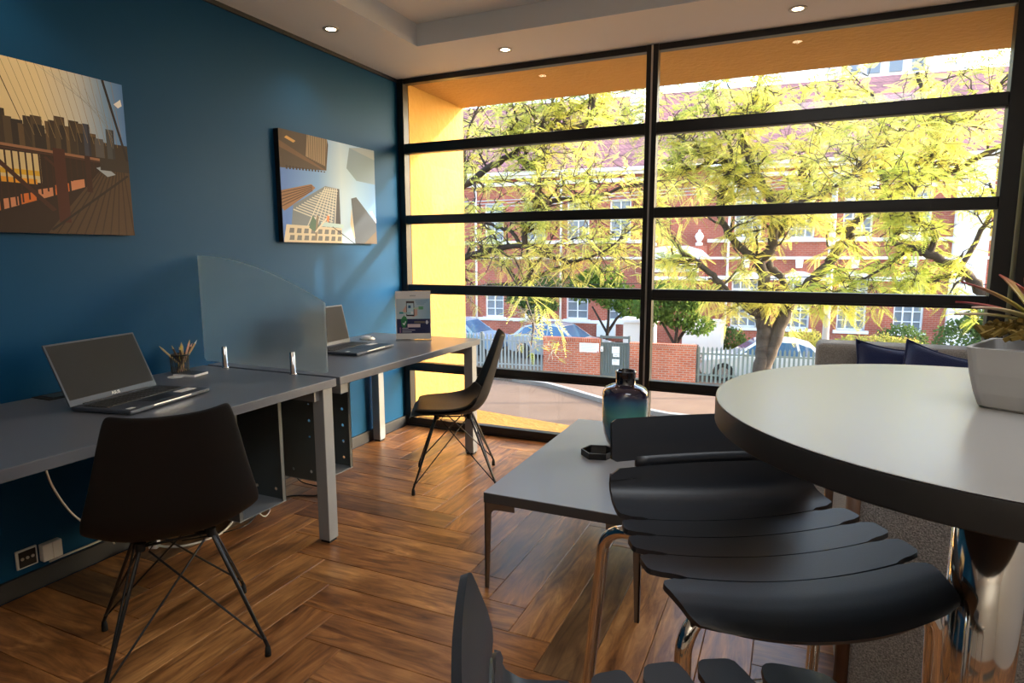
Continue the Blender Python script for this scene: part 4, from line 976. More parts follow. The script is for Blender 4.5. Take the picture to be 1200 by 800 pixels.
# parked cars ------------------------------------------------------------
def car(label, u, v, m, h0=0., rot=0.):
    t = ething('car', label, 'car', u, v, h0); t.rotation_euler = (0, 0, EA + rot)
    L = [(-2.02, .30), (-2.08, .48), (-2.02, .66), (-1.88, .76), (-1.05, .90), (-.95, .92), (1.85, .98), (2.05, .90), (2.10, .62), (2.06, .34), (1.80, .26)]
    def arch(c): return [(c + .36 * math.cos(a), .30 + .36 * math.sin(a)) for a in [PI * k / 8 for k in range(9)]]
    low = L + arch(1.32) + [(.9, .22), (-.9, .22)] + arch(-1.30) + [(-1.8, .24)]
    MB().prism(low, 'y', -.84, .84).build('body', m, t, bevel=.03, world=False)
    cab = [(-1.02, .90, .80), (-.30, 1.40, .60), (.15, 1.47, .57), (.95, 1.45, .57), (1.45, 1.32, .60), (1.86, .96, .78)]
    c = MB(); v = [(a, -w_, z) for a, z, w_ in cab] + [(a, w_, z) for a, z, w_ in cab]; n = len(cab)
    c.add(v, [tuple(range(n)), tuple(range(2 * n - 1, n - 1, -1))] + [(i, i + n, i + 1 + n, i + 1) for i in range(n - 1)]); c.build('cabin', m, t, world=False)
    for s in (-1, 1):
        for pts in ([(-.82, .95), (-.22, 1.36), (.22, 1.41), (.22, .96)], [(.30, .96), (.30, 1.41), (.92, 1.39), (1.02, .98)], [(1.10, .99), (1.0, 1.38), (1.36, 1.27), (1.62, 1.0)]):
            def wy(z): return s * (.805 - (z - .90) * .40 + .004)
            MB().add([(a, wy(z), z) for a, z in pts], [(0, 1, 2, 3)]).build('side_window', M_carglass, t, solid=.006, world=False)
        MB().bx(-.72, -.55, s * .84, s * .96, .93, 1.05).build('wing_mirror', m, t, bevel=.02, world=False)
        for cu in (-1.30, 1.32):
            wv = MB().lathe([(.19, -.09), (.30, -.09), (.325, -.06), (.325, .06), (.30, .09), (.19, .09), (.19, -.09)], 24).build('wheel', M_tyre, t, True, world=False); wv.location = (cu, s * .75, .325); wv.rotation_euler = (PI / 2, 0, 0)
            rim = MB().lathe([(0, -.02), (.19, -.02), (.19, .02), (0, .02)], 20)
            for q in range(7): rim.box((.11 * math.cos(q * 2 * PI / 7), .11 * math.sin(q * 2 * PI / 7), s * .0 - .03 * s if False else 0), (.17, .04, .17), Matrix.Rotation(q * 2 * PI / 7, 3, 'Z'))
            rim.build('rim', M_alloy, wv, world=False)
        MB().bx(-2.06, -1.86, s * .50, s * .80, .62, .74).build('headlamp', M_steel, t, bevel=.02, world=False)
    for pts, nm in (([(-.98, .93), (-.32, 1.385)], 'windscreen'), ([(1.82, .99), (1.46, 1.30)], 'rear_screen')):
        (a0, z0), (a1, z1) = pts; d = -.012 if nm == 'windscreen' else .012
        MB().add([(a0 + d, -.70, z0), (a1 + d, -.54, z1), (a1 + d, .54, z1), (a0 + d, .70, z0)], [(0, 1, 2, 3)]).build(nm, M_carglass, t, solid=.006, world=False)
    return t
car('white hatchback parked behind the grey green fence', 2.02, 1.35, M_carw, -.05)
car('grey car parked behind the pale fence, next to the brick wall', -5.6, 3.4, M_carr, 0, 2.9)
car('blue grey car parked behind the pale fence, further left', -10.2, 4.2, M_carb, 0, 2.9)

# lamp pole and wires -----------------------------------------------------
po = ething('utility_pole', 'slim pale steel utility pole in front of the school', 'pole', 3.5, -1.2)
eb(MB().tube([(3.5, -1.2, 0), (3.5, -1.2, 6.55)], [.10, .075], 14), 'pole_shaft', M_pole, po, smooth=True)
eb(MB().bx(3.42, 3.75, -1.24, -1.16, 6.33, 6.40), 'bracket', M_pole, po)
for k in range(3): eb(MB().lathe([(0, 0), (.04, 0), (.05, .05), (.03, .11), (0, .12)], 10, (3.56 + k * .09, -1.2, 6.40)), 'insulator', M_white, po)
for i, (h_, lb) in enumerate(((6.47, 'uppermost overhead wire running past the utility pole'), (6.38, 'middle overhead wire running past the utility pole'), (6.27, 'lowest overhead wire running past the utility pole'), (3.62, 'low overhead wire crossing the school front at sign height'))):
    wt = ething('overhead_wire', lb, 'wire', 3.5, -1.2, h_)
    sp = []
    for k in range(41):
        q = k / 40; u = -18 + 40 * q; span = (u - 3.5) / (18.5 if u > 3.5 else 21.5)
        sp.append((u, -1.2 + (i % 2) * .05, h_ - 1.1 * abs(span) * (1 - abs(span)) - .3 * (abs(span) if u < 3.5 else .4 * abs(span))))
    eb(MB().tube(sp, .014, 5), 'strand', M_pole if i < 3 else M_wire, wt)

# school building ---------------------------------------------------------
VB = 9.0
sb = ething('school_building', 'two storey red brick school with cream string courses and tiled roof', 'building', 0, VB)
UW = [(1.05, 2.19), (3.28, 4.36), (5.45, 6.60), (7.63, 8.75)]
LWN = [(-11.0, -10.0), (-8.9, -7.8), (-6.7, -5.6), (-4.6, -3.6)]
holes = [(a, b, .92, 3.07) for a, b in UW] + [(a, b, 4.93, 6.95) for a, b in UW] + [(a, b, 1.05, 2.75) for a, b in LWN] + [(a, b, 4.93, 6.8) for a, b in LWN]
us = sorted({-18., 14.} | {x for h in holes for x in h[:2]}); hs = sorted({-.2, 8.2} | {x for h in holes for x in h[2:]})
m_ = MB()
for i in range(len(us) - 1):
    for k in range(len(hs) - 1):
        cu, chh = (us[i] + us[i + 1]) / 2, (hs[k] + hs[k + 1]) / 2
        if any(h[0] < cu < h[1] and h[2] < chh < h[3] for h in holes): continue
        m_.bx(us[i], us[i + 1], VB, VB + .35, hs[k], hs[k + 1])
eb(m_, 'brick_front', M_brickb, sb)
eb(MB().bx(-18, 14, VB + .36, VB + 9, -.2, 8.2), 'body', M_brickb, sb)
def win(a, b, c, d, nx, nz):
    fr = MB(); fr.bx(a, a + .07, VB + .10, VB + .18, c, d); fr.bx(b - .07, b, VB + .10, VB + .18, c, d); fr.bx(a, b, VB + .10, VB + .18, c, c + .07); fr.bx(a, b, VB + .10, VB + .18, d - .07, d)
    for k in range(1, nx): u = a + (b - a) * k / nx; fr.bx(u - .028, u + .028, VB + .11, VB + .17, c, d)
    for k in range(1, nz): z = c + (d - c) * k / nz; w_ = .045 if k == nz - 1 else .018; fr.bx(a, b, VB + .12, VB + .17, z - w_, z + w_)
    f = eb(fr, 'window_frame', M_wframe, sb)
    eb(MB().bx(a, b, VB + .19, VB + .21, c, d), 'window_pane', M_winpane, sb, f)
    eb(MB().bx(a - .12, b + .12, VB - .08, VB + .10, c - .14, c), 'window_sill', M_plasterw, sb, f)
for a, b in UW:
    win(a, b, .92, 3.07, 3, 5); win(a, b, 4.93, 6.95, 3, 5)
    c = (a + b) / 2; hw = (b - a) / 2 + .06
    eb(MB().prism([(c - hw, 3.08)] + [(c + hw, 3.08)] + [(c + hw * math.cos(q), 3.18 + .30 * math.sin(q)) for q in [PI * k / 12 for k in range(13)]], 'y', VB - .05, VB), 'arched_lintel', M_plasterw, sb)
    eb(MB().prism([(c - .13, 3.62), (c + .13, 3.62), (c + .16, 3.98), (c - .16, 3.98)], 'y', VB - .07, VB), 'keystone', M_plasterw, sb)
    eb(MB().bx(a - .10, b + .10, VB - .06, VB, 6.96, 7.28), 'window_head', M_plasterw, sb)
for a, b in LWN:
    win(a, b, 1.05, 2.75, 2, 4); win(a, b, 4.93, 6.8, 2, 4)
for h0, h1, p in ((4.76, 4.92, .09), (4.0, 4.12, .06), (7.62, 7.80, .10), (7.95, 8.2, .30)):
    eb(MB().bx(-.1, 14, VB - p, VB + .02, h0, h1), 'string_course', M_plaster, sb); eb(MB().bx(-18, -2.75, VB - p, VB + .02, h0, h1), 'string_course', M_plaster, sb)
x_ = .02
for a, b in UW: eb(MB().bx(x_, a - .07, VB - .04, VB + .01, 3.08, 3.26), 'lintel_band', M_plasterw, sb); x_ = b + .07
eb(MB().bx(-18, -2.75, VB - .05, VB, .86, 1.02), 'plinth_band', M_plasterw, sb)
# entrance bay with the painted sign
eb(MB().bx(-2.75, -.10, VB - .45, VB, -.2, 4.62), 'entrance_bay', M_brickb, sb)
eb(MB().prism([(-2.95, 4.02), (.15, 4.02), (-.30, 4.42), (-.95, 4.62), (-1.9, 4.62), (-2.95, 4.42)], 'y', VB - .58, VB - .45), 'pediment', M_plasterw, sb)
eb(MB().bx(-2.85, .0, VB - .55, VB - .45, 3.05, 3.22), 'bay_band', M_plasterw, sb)
sg = eb(MB().bx(-2.62, -.42, VB - .50, VB - .45, 3.42, 3.80), 'sign_panel', M_paper, sb)
text_mesh('sign_lettering', 'SMAR TS SCHOOL', .235, M_lapdk, sg, Matrix.Translation((-1.60, -.505, 3.61)) @ Matrix.Rotation(PI / 2, 4, 'X'), .004)
for u in (-2.5, -.45): eb(MB().lathe([(0, 0), (.16, 0), (.16, .12), (.07, .18), (.16, .30), (.20, .42), (.15, .54), (.06, .62), (.05, .70), (0, .74)], 16, (u, VB - .3, 4.62)), 'urn', M_plasterw, sb, smooth=True)
for u in (.82, -11.45, -2.95, -6.98): eb(MB().tube([(u, VB - .09, 0), (u, VB - .09, 7.9)], .055, 10), 'downpipe', M_plasterw, sb, smooth=True)
eb(MB().bx(9.55, 10.75, VB - .22, VB, -.2, 8.1), 'white_pilaster', M_plasterw, sb)
eb(MB().bx(-18, 14, VB - .42, VB - .28, 8.10, 8.26), 'gutter', M_plasterw, sb)
eb(MB().add([(-18, VB - .40, 8.22), (14, VB - .40, 8.22), (14, VB + 6, 12.9), (-18, VB + 6, 12.9), (-18, VB + 12, 8.22), (14, VB + 12, 8.22)], [(0, 1, 2, 3), (3, 2, 5, 4), (0, 3, 4), (1, 5, 2)]), 'tiled_roof', M_roof, sb)
eb(MB().bx(-4.2, -3.5, VB + 3.2, VB + 3.9, 10, 14.2), 'chimney', M_plaster, sb)
au = ething('air_conditioner', 'white air conditioner unit on the school wall above the gate', 'air conditioner', -4.66, VB - .2, .35)
eb(MB().bx(-5.1, -4.2, VB - .36, VB - .02, .25, .85), 'casing', M_white, au, bevel=.02); f_ = eb(MB().lathe([(0, 0), (.23, 0), (.23, .03), (0, .03)], 20, (0, 0, 0)), 'fan_grille', M_grilled, au); f_.location = (-.10 + 0, -.19 , .2); f_.rotation_euler = (PI / 2, 0, 0); f_.data.transform(Matrix.Translation((4.66, -(VB - .2) + 2 * (VB - .2), .35)))
gh = ething('guard_hut', 'small cream plastered hut with flat roof behind the gate', 'hut', -2.3, 2.6)
eb(MB().bx(-2.9, -1.75, 2.2, 3.2, 0, 1.72), 'walls', M_plaster, gh); eb(MB().bx(-3.0, -1.65, 2.1, 3.3, 1.72, 1.82), 'flat_roof', M_plasterw, gh); eb(MB().bx(-2.05, -1.8, 2.18, 2.21, .9, 1.4), 'hatch', M_winpane, gh)
gh2 = ething('garden_wall', 'cream garden wall behind the small tree by the school entrance', 'wall', -.1, 5.5)
eb(MB().bx(-.9, .75, 5.4, 5.6, 0, 1.5), 'plaster_wall', M_plaster, gh2); eb(MB().bx(-.95, .8, 5.35, 5.65, 1.5, 1.58), 'coping', M_plasterw, gh2)
# pale tower block far behind the roof
tb = ething('tower_block', 'pale tower block far behind the school roof on the right', 'building', 16, 60)
eb(MB().bx(12, 21, 58, 66, 0, 27), 'tower_walls', M_plasterw, tb)
for r_ in range(3):
    for k in range(4): eb(MB().bx(12.8 + k * 2.1, 14.0 + k * 2.1, 57.9, 58.0, 17 + r_ * 3.2, 18.4 + r_ * 3.2), 'window', M_winpane, tb)

# ------------------------------------------------------------------ vegetation
nr = np.random.default_rng(11)
def rot_from(d, roll):
    """(n,3) unit directions, roll angles -> (n,3,3) frames whose rows are forward, side, normal"""
    up = np.tile(np.array([0, 0, 1.]), (len(d), 1)); s = np.cross(d, up); ln = np.linalg.norm(s, axis=1, keepdims=True); s = np.where(ln > 1e-4, s / np.maximum(ln, 1e-6), np.array([1., 0, 0])); n = np.cross(s, d)
    c, q = np.cos(roll)[:, None], np.sin(roll)[:, None]
    return d, s * c + n * q, n * c - s * q
def fronds(P, D, L, m, parent, name='foliage', pairs=8, lw=.14, ll=.26):
    """feathery compound leaves: each a drooping row of leaflet pairs. P, D (n,3); L lengths"""
    n = len(P)
    if n == 0: return
    f, s, u = rot_from(D, nr.uniform(-.7, .7, n))
    V, F = [], []
    t = np.linspace(.12, 1, pairs)
    for i, q in enumerate(t):
        dr = -.30 * q * q
        c = P + f * (L * q)[:, None] + np.array([0, 0, 1.]) * (L * dr)[:, None]
        w_ = ll * math.sin(PI * min(.96, .22 + .72 * q)) ** .7
        for sg_ in (-1, 1):
            tip = c + (s * sg_ * w_ + f * (w_ * .45)) * L[:, None] + np.array([0, 0, -1.]) * (L * w_ * .30)[:, None]
            mid = c * .5 + tip * .5; hwv = f * (L * lw * .5)[:, None] * .72
            V += [c, mid - hwv, tip, mid + hwv]
    k = len(V); A = np.stack(V, 1).reshape(-1, 3)
    q = np.arange(k // 4) * 4; base = (np.arange(n) * k)[:, None, None] + np.stack([q, q + 1, q + 2, q + 3], 1)[None]
    L0 = np.array(rootloc(parent))
    return tag(fast_mesh(name, A - L0, base.reshape(-1, 4), m, parent), kind='stuff')
def leaves_blob(parent, cs, n, size, m, name='foliage'):
    """cs: list of (centre, radii) ellipsoids, leaves near the surface and inside"""
    P = []
    wts = np.array([r[0] * r[1] * r[2] for c, r in cs]) ** .67; wts /= wts.sum()
    for (c, r), w_ in zip(cs, wts):
        k = int(n * w_); d = nr.normal(size=(k, 3)); d /= np.linalg.norm(d, axis=1, keepdims=True); rad = nr.uniform(.45, 1.05, k) ** .6
        P.append(np.array(c) + d * rad[:, None] * np.array(r))
    P = np.concatenate(P); n = len(P); d = nr.normal(size=(n, 3)); d /= np.linalg.norm(d, axis=1, keepdims=True); f, s, u = rot_from(d, nr.uniform(0, 6, n)); z = size * nr.uniform(.6, 1.3, n)[:, None]
    A = np.stack([P, P + f * z * .5 - s * z * .3, P + f * z, P + f * z * .5 + s * z * .3], 1).reshape(-1, 3)
    return tag(fast_mesh(name, A - np.array(rootloc(parent)), np.arange(n * 4).reshape(-1, 4), m, parent), kind='stuff')

def wobble(p, q, n, amp):
    p, q = Vector(p), Vector(q); L = (q - p).length; o = [p]
    off = Vector((0, 0, 0))
    for i in range(1, n + 1):
        off = off * .7 + Vector((rng.gauss(0, 1), rng.gauss(0, 1), rng.gauss(0, 1))) * amp * L
        o.append(p.lerp(q, i / n) + off * (1 if i < n else .6))
    return o
def tree(name, label, base, limbs, bark, lm, n_side, side_len, twig_per, fr_per, frL=.42, gravity=-.1, bare=0, keep=None, pairs=8, lw=.14, ll=.26):
    """limbs: list of (points, r0, r1, side density); side branches and twigs grow from them"""
    t = thing(name, label, 'tree', base)
    tr_ = MB(); tw = MB(); FP, FD = [], []
    for pts, r0, r1, dens in limbs:
        P = spl(pts, 6) if len(pts) > 2 else wobble(pts[0], pts[1], 6, .03)
        P = [p + Vector((rng.gauss(0, 1), rng.gauss(0, 1), rng.gauss(0, 1))) * min(r1 * .35, .022) for p in P]
        n = len(P); rs = [(r0 + (r1 - r0) * (i / (n - 1))) * (.8 if r0 > .1 else 1) for i in range(n)]
        tr_.tube(P, rs, 9 if r0 > .06 else 6)
        L = sum((P[i + 1] - P[i]).length for i in range(n - 1))
        cnt = max(1, int(L * n_side * dens)) if dens > 0 else 0
        for k in range(cnt):
            i = min(n - 2, int(n * (rng.random() ** .8))); a = P[i]; tan = (P[i + 1] - P[i]).normalized()
            d = (tan * rng.uniform(.2, .9) + Vector((rng.gauss(0, 1), rng.gauss(0, 1), rng.gauss(.25, .8))).normalized()).normalized()
            sl = side_len * rng.uniform(.5, 1.25)
            b = wobble(a, a + d * sl + Vector((0, 0, gravity * sl)), 5, .06)
            tw.tube(b, [max(.007, min(rs[i] * .45, .035)) * (1 - .16 * j) for j in range(6)], 5, cap=False)
            for q in range(twig_per):
                c = b[rng.randint(1, 5)]; e = (d * .6 + Vector((rng.gauss(0, 1), rng.gauss(0, 1), rng.gauss(0, .8))).normalized()).normalized(); tl = sl * rng.uniform(.25, .6)
                g = wobble(c, c + e * tl, 3, .08); tw.tube(g, [.011, .009, .007, .005], 4, cap=False)
                for r_ in range(fr_per):
                    if rng.random() < bare: continue
                    pnt = g[rng.randint(1, 3)]; 
                    if keep and not keep(pnt): continue
                    fd = (e * .5 + Vector((rng.gauss(0, 1), rng.gauss(0, 1), rng.gauss(-.15, .45))).normalized()).normalized()
                    FP.append(pnt); FD.append(fd)
    tr_.build('trunk', bark, t, True)
    if tw.v: tag(tw.build('twigs', bark if bare < .5 else M_twig, t, True), kind='stuff')
    if FP:
        FP, FD = np.array([tuple(p) for p in FP]), np.array([tuple(p) for p in FD])
        fronds(FP, FD, nr.uniform(.7, 1.25, len(FP)) * frL, lm, t, pairs=pairs, lw=lw, ll=ll)
    return t, len(FP)
y1 = 13.5
T1 = [([(2.20, y1, -3.05), (2.07, y1, -2.4), (2.04, y1, -1.9), (2.03, y1, -1.0), (1.96, y1, -.33)], .30, .22, 0),
      ([(1.96, y1, -.33), (1.99, y1, .33), (1.83, y1, 1.1)], .22, .17, .2),
      ([(1.83, y1, 1.1), (1.36, y1 - .2, 1.43), (1.0, y1 - .3, 1.91), (.83, y1 - .4, 2.42), (.91, y1 - .5, 3.07), (1.14, y1 - .7, 3.48), (.9, y1 - .9, 4.3), (.5, y1 - 1, 5.2)], .13, .04, 1),
      ([(1.96, y1, -.33), (1.38, y1 - .2, .05), (.91, y1 - .4, .54), (.39, y1 - .6, 1.03), (-.11, y1 - .8, 1.44), (-.7, y1 - 1, 2.2)], .14, .05, .9),
      ([(1.83, y1, 1.1), (2.11, y1 - .1, 1.53), (2.13, y1 - .2, 2.38), (1.8, y1 - .4, 3.03), (1.51, y1 - .6, 3.57), (1.31, y1 - .8, 4.21), (1.6, y1 - .9, 5.0), (1.8, y1 - 1, 6.0)], .17, .05, 1),
      ([(1.8, y1 - .4, 3.03), (1.3, y1 - .6, 3.42), (.7, y1 - .8, 3.50), (.1, y1 - 1, 3.4), (-.5, y1 - 1, 3.6)], .06, .03, 1),
      ([(2.11, y1, 1.53), (2.48, y1 + .2, 2.16), (2.83, y1 + .3, 2.77), (2.67, y1 + .4, 3.29), (3.0, y1 + .5, 4.2), (3.4, y1 + .5, 5.3)], .09, .03, 1),
      ([(2.04, y1, -1.9), (2.37, y1, -.76), (2.59, y1, .02), (2.96, y1, .46), (3.41, y1 - .1, 1.0), (3.66, y1 - .15, 1.45), (3.99, y1 - .2, 2.06), (4.58, y1 - .3, 2.56), (4.99, y1 - .3, 2.82), (5.56, y1 - .4, 2.98), (6.33, y1 - .5, 3.43), (7.4, y1 - .6, 4.0)], .22, .06, .55),
      ([(4.99, y1 - .3, 2.82), (5.30, y1 - .4, 3.34), (5.34, y1 - .5, 4.09), (5.13, y1 - .6, 4.3), (4.9, y1 - .6, 5.2)], .15, .05, 1),
      ([(5.34, y1 - .5, 4.09), (5.87, y1 - .6, 4.14), (6.23, y1 - .7, 4.57), (6.8, y1 - .7, 5.3)], .07, .03, 1.2),
      ([(2.58, y1, .24), (2.29, y1 + .1, .73), (2.0, y1 + .1, .99)], .07, .12, 0),
      ([(4.58, y1 - .3, 2.56), (4.36, y1 - .5, 3.2), (4.4, y1 - .7, 3.78), (4.0, y1 - .9, 4.8)], .08, .03, 1),
      ([(2.13, y1, 2.38), (2.9, y1 - .9, 2.55), (3.6, y1 - 1.5, 2.9), (4.1, y1 - 1.8, 3.6)], .06, .025, 1),
      ([(1.14, y1 - .7, 3.48), (.2, y1 - 1.5, 3.9), (-.8, y1 - 2, 4.6)], .05, .02, 1)]
print('T1', tree('jacaranda_tree', 'large street tree with grey forked trunk and yellow green feathery leaves', (2.2, y1, -3), T1, M_bark, M_leafy, 6.0, 1.2, 6, 6, .36, pairs=12, lw=.085, ll=.20)[1])
y2 = 8.5
T2 = [([(-5.9, y2, -3.1), (-5.8, y2, -1.0), (-5.4, y2, .4), (-4.9, y2, 1.6), (-4.49, y2, 2.33)], .24, .12, 0),
      ([(-4.49, y2, 2.33), (-4.03, y2, 2.77), (-3.44, y2, 3.12), (-2.95, y2, 3.33)], .11, .075, .3),
      ([(-2.95, y2, 3.33), (-2.6, y2, 3.15), (-2.34, y2, 3.05), (-2.27, y2, 2.51), (-2.4, y2, 2.2)], .05, .035, 1),
      ([(-2.95, y2, 3.33), (-2.2, y2 + .2, 3.9), (-1.4, y2 + .5, 4.4), (-.6, y2 + .7, 5.0)], .06, .02, 1.2),
      ([(-5.4, y2, .4), (-4.21, y2, 1.15), (-4.05, y2, 1.21), (-3.32, y2, 1.37), (-2.61, y2, 1.46), (-2.1, y2, 1.25), (-1.5, y2, 1.1)], .10, .03, .8),
      ([(-2.61, y2, 1.46), (-2.61, y2, 1.96), (-2.37, y2, 2.26), (-2.31, y2, 2.99), (-2.58, y2, 3.07), (-2.61, y2, 3.43), (-2.9, y2, 4.4)], .07, .022, 1),
      ([(-2.31, y2, 2.29), (-1.81, y2 + .1, 2.4), (-1.17, y2 + .2, 2.4), (-.57, y2 + .3, 2.61), (.1, y2 + .4, 2.70)], .055, .018, 1.2),
      ([(-3.6, y2, 3.62), (-2.54, y2, 3.79), (-1.76, y2, 3.78), (-1.26, y2, 3.89), (-1.11, y2, 4.33), (-1.0, y2, 5.2)], .05, .03, 1),
      ([(-2.34, y2, 3.8), (-2.02, y2, 4.27), (-1.9, y2, 5.3)], .04, .02, 1), ([(-1.98, y2, 3.83), (-1.83, y2, 4.31), (-1.5, y2, 5.2)], .04, .02, 1),
      ([(-4.03, y2, 2.77), (-4.2, y2 + .4, 3.8), (-3.8, y2 + .6, 4.9)], .05, .02, 1),
      ([(-3.46, y2, 1.92), (-2.96, y2, 1.78), (-2.68, y2, 1.46)], .035, .05, .5), ([(-4.4, y2, 1.9), (-3.9, y2 + .2, 2.1), (-3.46, y2, 1.92)], .05, .035, 1),
      ([(-1.5, y2, 1.1), (-.9, y2 + .2, 1.35), (-.35, y2 + .4, 1.85)], .028, .012, 1.2)]
print('T2', tree('jacaranda_tree', 'yellow leaved tree beyond the left half of the window with dark crooked branches', (-5.9, y2, -3), T2, M_barkd, M_leafy, 7.0, .95, 6, 5, .26, pairs=12, lw=.085, ll=.20)[1])
# bare twiggy growth below it
T2b = [([(-6.4, 9.4, -3.1), (-6.1, 9.4, -1.2), (-5.0, 9.4, .2), (-3.8, 9.4, .55), (-3.1, 9.4, .6), (-2.7, 9.4, 1.1)], .08, .045, .3), ([(-3.1, 9.4, .6), (-2.4, 9.5, .9), (-1.6, 9.6, 1.2), (-.9, 9.6, 1.3)], .04, .015, 3.2), ([(-3.1, 9.4, .6), (-3.6, 9.5, 1.1), (-3.9, 9.6, 1.5)], .04, .015, 3.2), ([(-2.7, 9.4, 1.1), (-2.2, 9.5, 1.5), (-1.5, 9.5, 1.7)], .03, .012, 3.2),
       ([(-3.1, 9.4, .6), (-2.9, 9.3, .2), (-2.7, 9.2, -.3), (-2.75, 9.2, -.8)], .035, .012, 2.2)]
print('T2b', tree('bare_shrub', 'tangle of bare pale twigs with few green leaves under the yellow tree', (-6.4, 9.4, -3), T2b, M_barkd, M_leafyg, 3.6, .62, 7, 2, .20, -.25, bare=.62)[1])
y3 = 10.0
T3 = [([(6.9, y3, -3.1), (6.6, y3, -1.6), (6.35, y3, -.78), (6.17, y3, -.24), (5.82, y3, .54), (5.42, y3, .97), (4.94, y3, 1.24), (4.64, y3, 1.38)], .17, .085, .25),
      ([(4.94, y3, 1.24), (5.0, y3, 1.67), (4.7, y3 - .1, 1.85), (4.55, y3 - .2, 2.07), (4.6, y3 - .2, 2.5)], .06, .03, 1.2), ([(4.64, y3, 1.38), (4.3, y3 - .1, 1.5), (4.45, y3 - .1, 1.75), (4.3, y3 - .2, 2.0)], .05, .025, 1.2),
      ([(5.42, y3, .97), (5.7, y3, 1.68), (5.85, y3 - .1, 2.12), (5.7, y3 - .2, 2.5)], .05, .02, .7), ([(4.64, y3, 1.38), (4.2, y3 - .1, 1.0), (3.75, y3 - .2, .72), (3.4, y3 - .2, .50)], .035, .012, 1.6), ([(5.42, y3, .97), (5.0, y3, .75), (4.57, y3, .80)], .03, .012, .8)]
print('T3', tree('jacaranda_tree', 'smaller yellow green tree at the right end of the window', (6.9, y3, -3), T3, M_barkd, M_leafyg, 8.0, .65, 6, 6, .28, pairs=12, lw=.085, ll=.20)[1])
T4 = [([(11.6, 5.2, -3.1), (11.4, 5.2, .5), (11.2, 5.2, 2.6)], .2, .12, 0), ([(11.2, 5.2, 2.6), (11.3, 5.5, 3.6), (11.5, 5.7, 4.5)], .06, .02, 1.2), ([(11.3, 5.5, 3.6), (10.6, 5.6, 4.2), (10.0, 5.3, 4.5)], .05, .02, 1.2), ([(11.2, 5.2, 2.6), (11.4, 5.6, 3.8), (11.3, 5.9, 5.0)], .08, .03, 1), ([(11.2, 5.2, 2.6), (11.8, 4.6, 3.7), (12.3, 4.4, 4.6)], .08, .03, 1)]
print('T4', tree('jacaranda_tree', 'street tree outside the frame on the right whose leaves dapple the sunlight', (11.6, 5.2, -3), T4, M_bark, M_leafy, 6.5, 1.1, 5, 5, .34)[1])
# hanging fronds in front of the brick wall
T5 = [([(-3.0, 8.4, 1.0), (-2.7, 8.3, .62), (-2.35, 8.2, .40), (-2.0, 8.1, .22)], .018, .008, 0)]
hb = thing('hanging_branch', 'drooping yellow spray of leaves hanging in front of the brick wall', 'branch', (-3.0, 8.4, 1.0))
q_ = spl(T5[0][0], 6); MB().tube(q_, [.016 - .0005 * i for i in range(len(q_))], 6).build('stem', M_barkd, hb, True)
fp = [(-2.35, 8.2, .42, .5, -.25), (-2.3, 8.2, .38, .8, -.75), (-2.1, 8.15, .28, .6, -.35), (-2.0, 8.1, .22, .7, -.6), (-2.0, 8.1, .22, .45, -1.0), (-2.2, 8.2, .30, .1, -1.0), (-2.5, 8.2, .5, -.5, -.7), (-2.6, 8.3, .55, .9, .1), (-2.4, 8.2, .45, 1, .05), (-1.62, 8.05, -.18, .35, -1), (-1.8, 8.1, -.05, .6, -.8), (-2.7, 8.3, .62, -.3, -.9), (-2.85, 8.3, .8, -.7, -.5)]
fronds(np.array([p[:3] for p in fp]), np.array([np.array((p[3], rng.uniform(-.3, .3), p[4])) / np.linalg.norm((p[3], .2, p[4])) for p in fp]), nr.uniform(.40, .62, len(fp)), M_leafy, hb, pairs=12, lw=.10, ll=.17)

def shrub(name, label, u, v, blobs, n, size, m, trunk=None):
    p = EW(u, v); t = thing(name, label, 'shrub' if trunk is None else 'tree', p)
    cs = [(tuple(EW(u + a, v + b, c)), r) for a, b, c, r in blobs]
    leaves_blob(t, cs, n, size, m)
    if trunk:
        m_ = MB()
        for pts in trunk: m_.tube([EW(u + a, v + b, c) for a, b, c in pts], [.07 - .012 * i for i in range(len(pts))], 7)
        m_.build('trunk', M_barkd, t, True)
    else: MB().tube([EW(u, v, -.02), EW(u, v, blobs[0][2])], [.05, .02], 6).build('stem', M_barkd, t, True)
tk_ = [[(0, 0, -.02), (.05, 0, 1.0), (-.3, 0, 1.6), (-.6, 0, 2.1)], [(.05, 0, 1.0), (.4, .1, 1.6), (.8, .1, 2.0)], [(.04, 0, .8), (.1, -.1, 1.5), (.1, 0, 2.3)]]
shrub('small_tree', 'small green garden tree behind the right brick wall', -1.0, 1.6, [(-.75, 0, 2.35, (.75, .7, .6)), (.1, .1, 2.2, (.8, .7, .6)), (.85, 0, 1.75, (.55, .5, .35)), (-.3, 0, 2.9, (.7, .6, .4)), (.45, 0, 2.65, (.6, .5, .4))], 4600, .15, M_leafg, tk_)
shrub('small_tree', 'dusty green garden tree behind the grey gate', -3.9, 4.3, [(-.9, 0, 2.9, (.9, .7, .6)), (.3, 0, 2.6, (.9, .7, .6)), (-.2, 0, 3.3, (.9, .6, .5)), (.9, 0, 2.2, (.6, .5, .5))], 4200, .15, M_leafg, tk_)
shrub('small_tree', 'dark green garden tree behind the notice board wall', -7.4, 5.6, [(-.5, 0, 2.5, (.9, .7, .6)), (.5, 0, 2.8, (.9, .7, .6)), (.2, 0, 2.0, (1.0, .6, .4))], 3200, .16, M_leafdk, tk_)
shrub('clipped_hedge', 'rounded yellow green hedge bush left of the utility pole', 3.35, 4.2, [(-.6, 0, .75, (.75, .6, .55)), (.3, 0, .85, (.8, .6, .60))], 4200, .09, M_leafhedge)
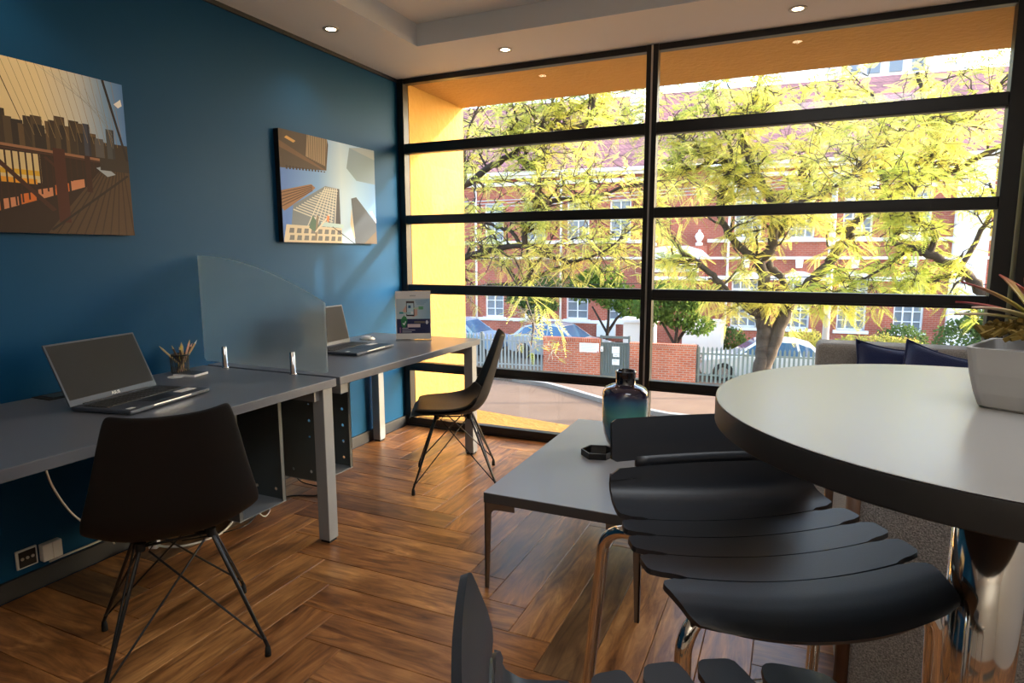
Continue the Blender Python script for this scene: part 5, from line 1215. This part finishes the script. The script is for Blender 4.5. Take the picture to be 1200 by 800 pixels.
shrub('clipped_hedge', 'rounded yellow green hedge bush right of the utility pole', 6.0, 4.2, [(-.7, 0, .75, (.7, .6, .55)), (.2, 0, .80, (.8, .6, .55)), (.9, 0, .75, (.7, .6, .5))], 4600, .09, M_leafhedge)
shrub('dark_shrub', 'low dark green shrub between hedge and tree trunk', .9, 6.4, [(0, 0, .7, (.8, .5, .5))], 1500, .12, M_leafdk)
shrub('dark_shrub', 'dark green shrub behind the right hedge bush', 7.3, 6.2, [(0, 0, .9, (.9, .6, .6))], 1600, .12, M_leafdk)
shrub('tall_shrub', 'tall dark evergreen shrub above the sofa cushions', 9.0, 3.2, [(-.6, 0, 1.2, (.9, .8, .9)), (.5, 0, 1.5, (.9, .8, 1.0)), (1.5, 0, 1.2, (1.0, .8, 1.1)), (.0, 0, 2.0, (.7, .6, .5))], 7500, .13, M_leafdk)
shrub('tall_shrub', 'pale evergreen shrub at the far right above the planter', 12.6, 3.0, [(0, 0, 1.4, (1.2, .8, 1.2)), (.8, 0, 2.0, (.9, .7, .9))], 4200, .13, M_leafg)
for i, (u, v) in enumerate(((-11.0, 1.2), (-10.2, 1.0), (-9.0, 1.3))):
    t = thing('strap_leaf_plant', ('leftmost', 'middle', 'rightmost')[i] + ' of the strap leaved plants behind the pale fence', 'plant', EW(u, v), 0, 'strap leaved plants behind the fence')
    m_ = MB()
    for k in range(46):
        a = rng.uniform(0, 2 * PI); L = rng.uniform(.7, 1.2); c, s_ = math.cos(a), math.sin(a); lean = rng.uniform(.2, .9); p0 = EW(u, v, .0)
        rows = []
        for q in range(5):
            f_ = q / 4; d = L * lean * f_; z = L * f_ * (1.35 - .5 * f_ * lean); hw = .035 * (1 - f_ * .95)
            rows.append([(p0.x + d * c - e * hw * s_, p0.y + d * s_ + e * hw * c, p0.z + .25 + z) for e in (-1, 1)])
        m_.grid(rows)
    tag(m_.build('leaves', M_agave, t), kind='stuff')
    MB().tube([EW(u, v, -.02), EW(u, v, .35)], [.08, .06], 8).build('stem', M_barkd, t, True)
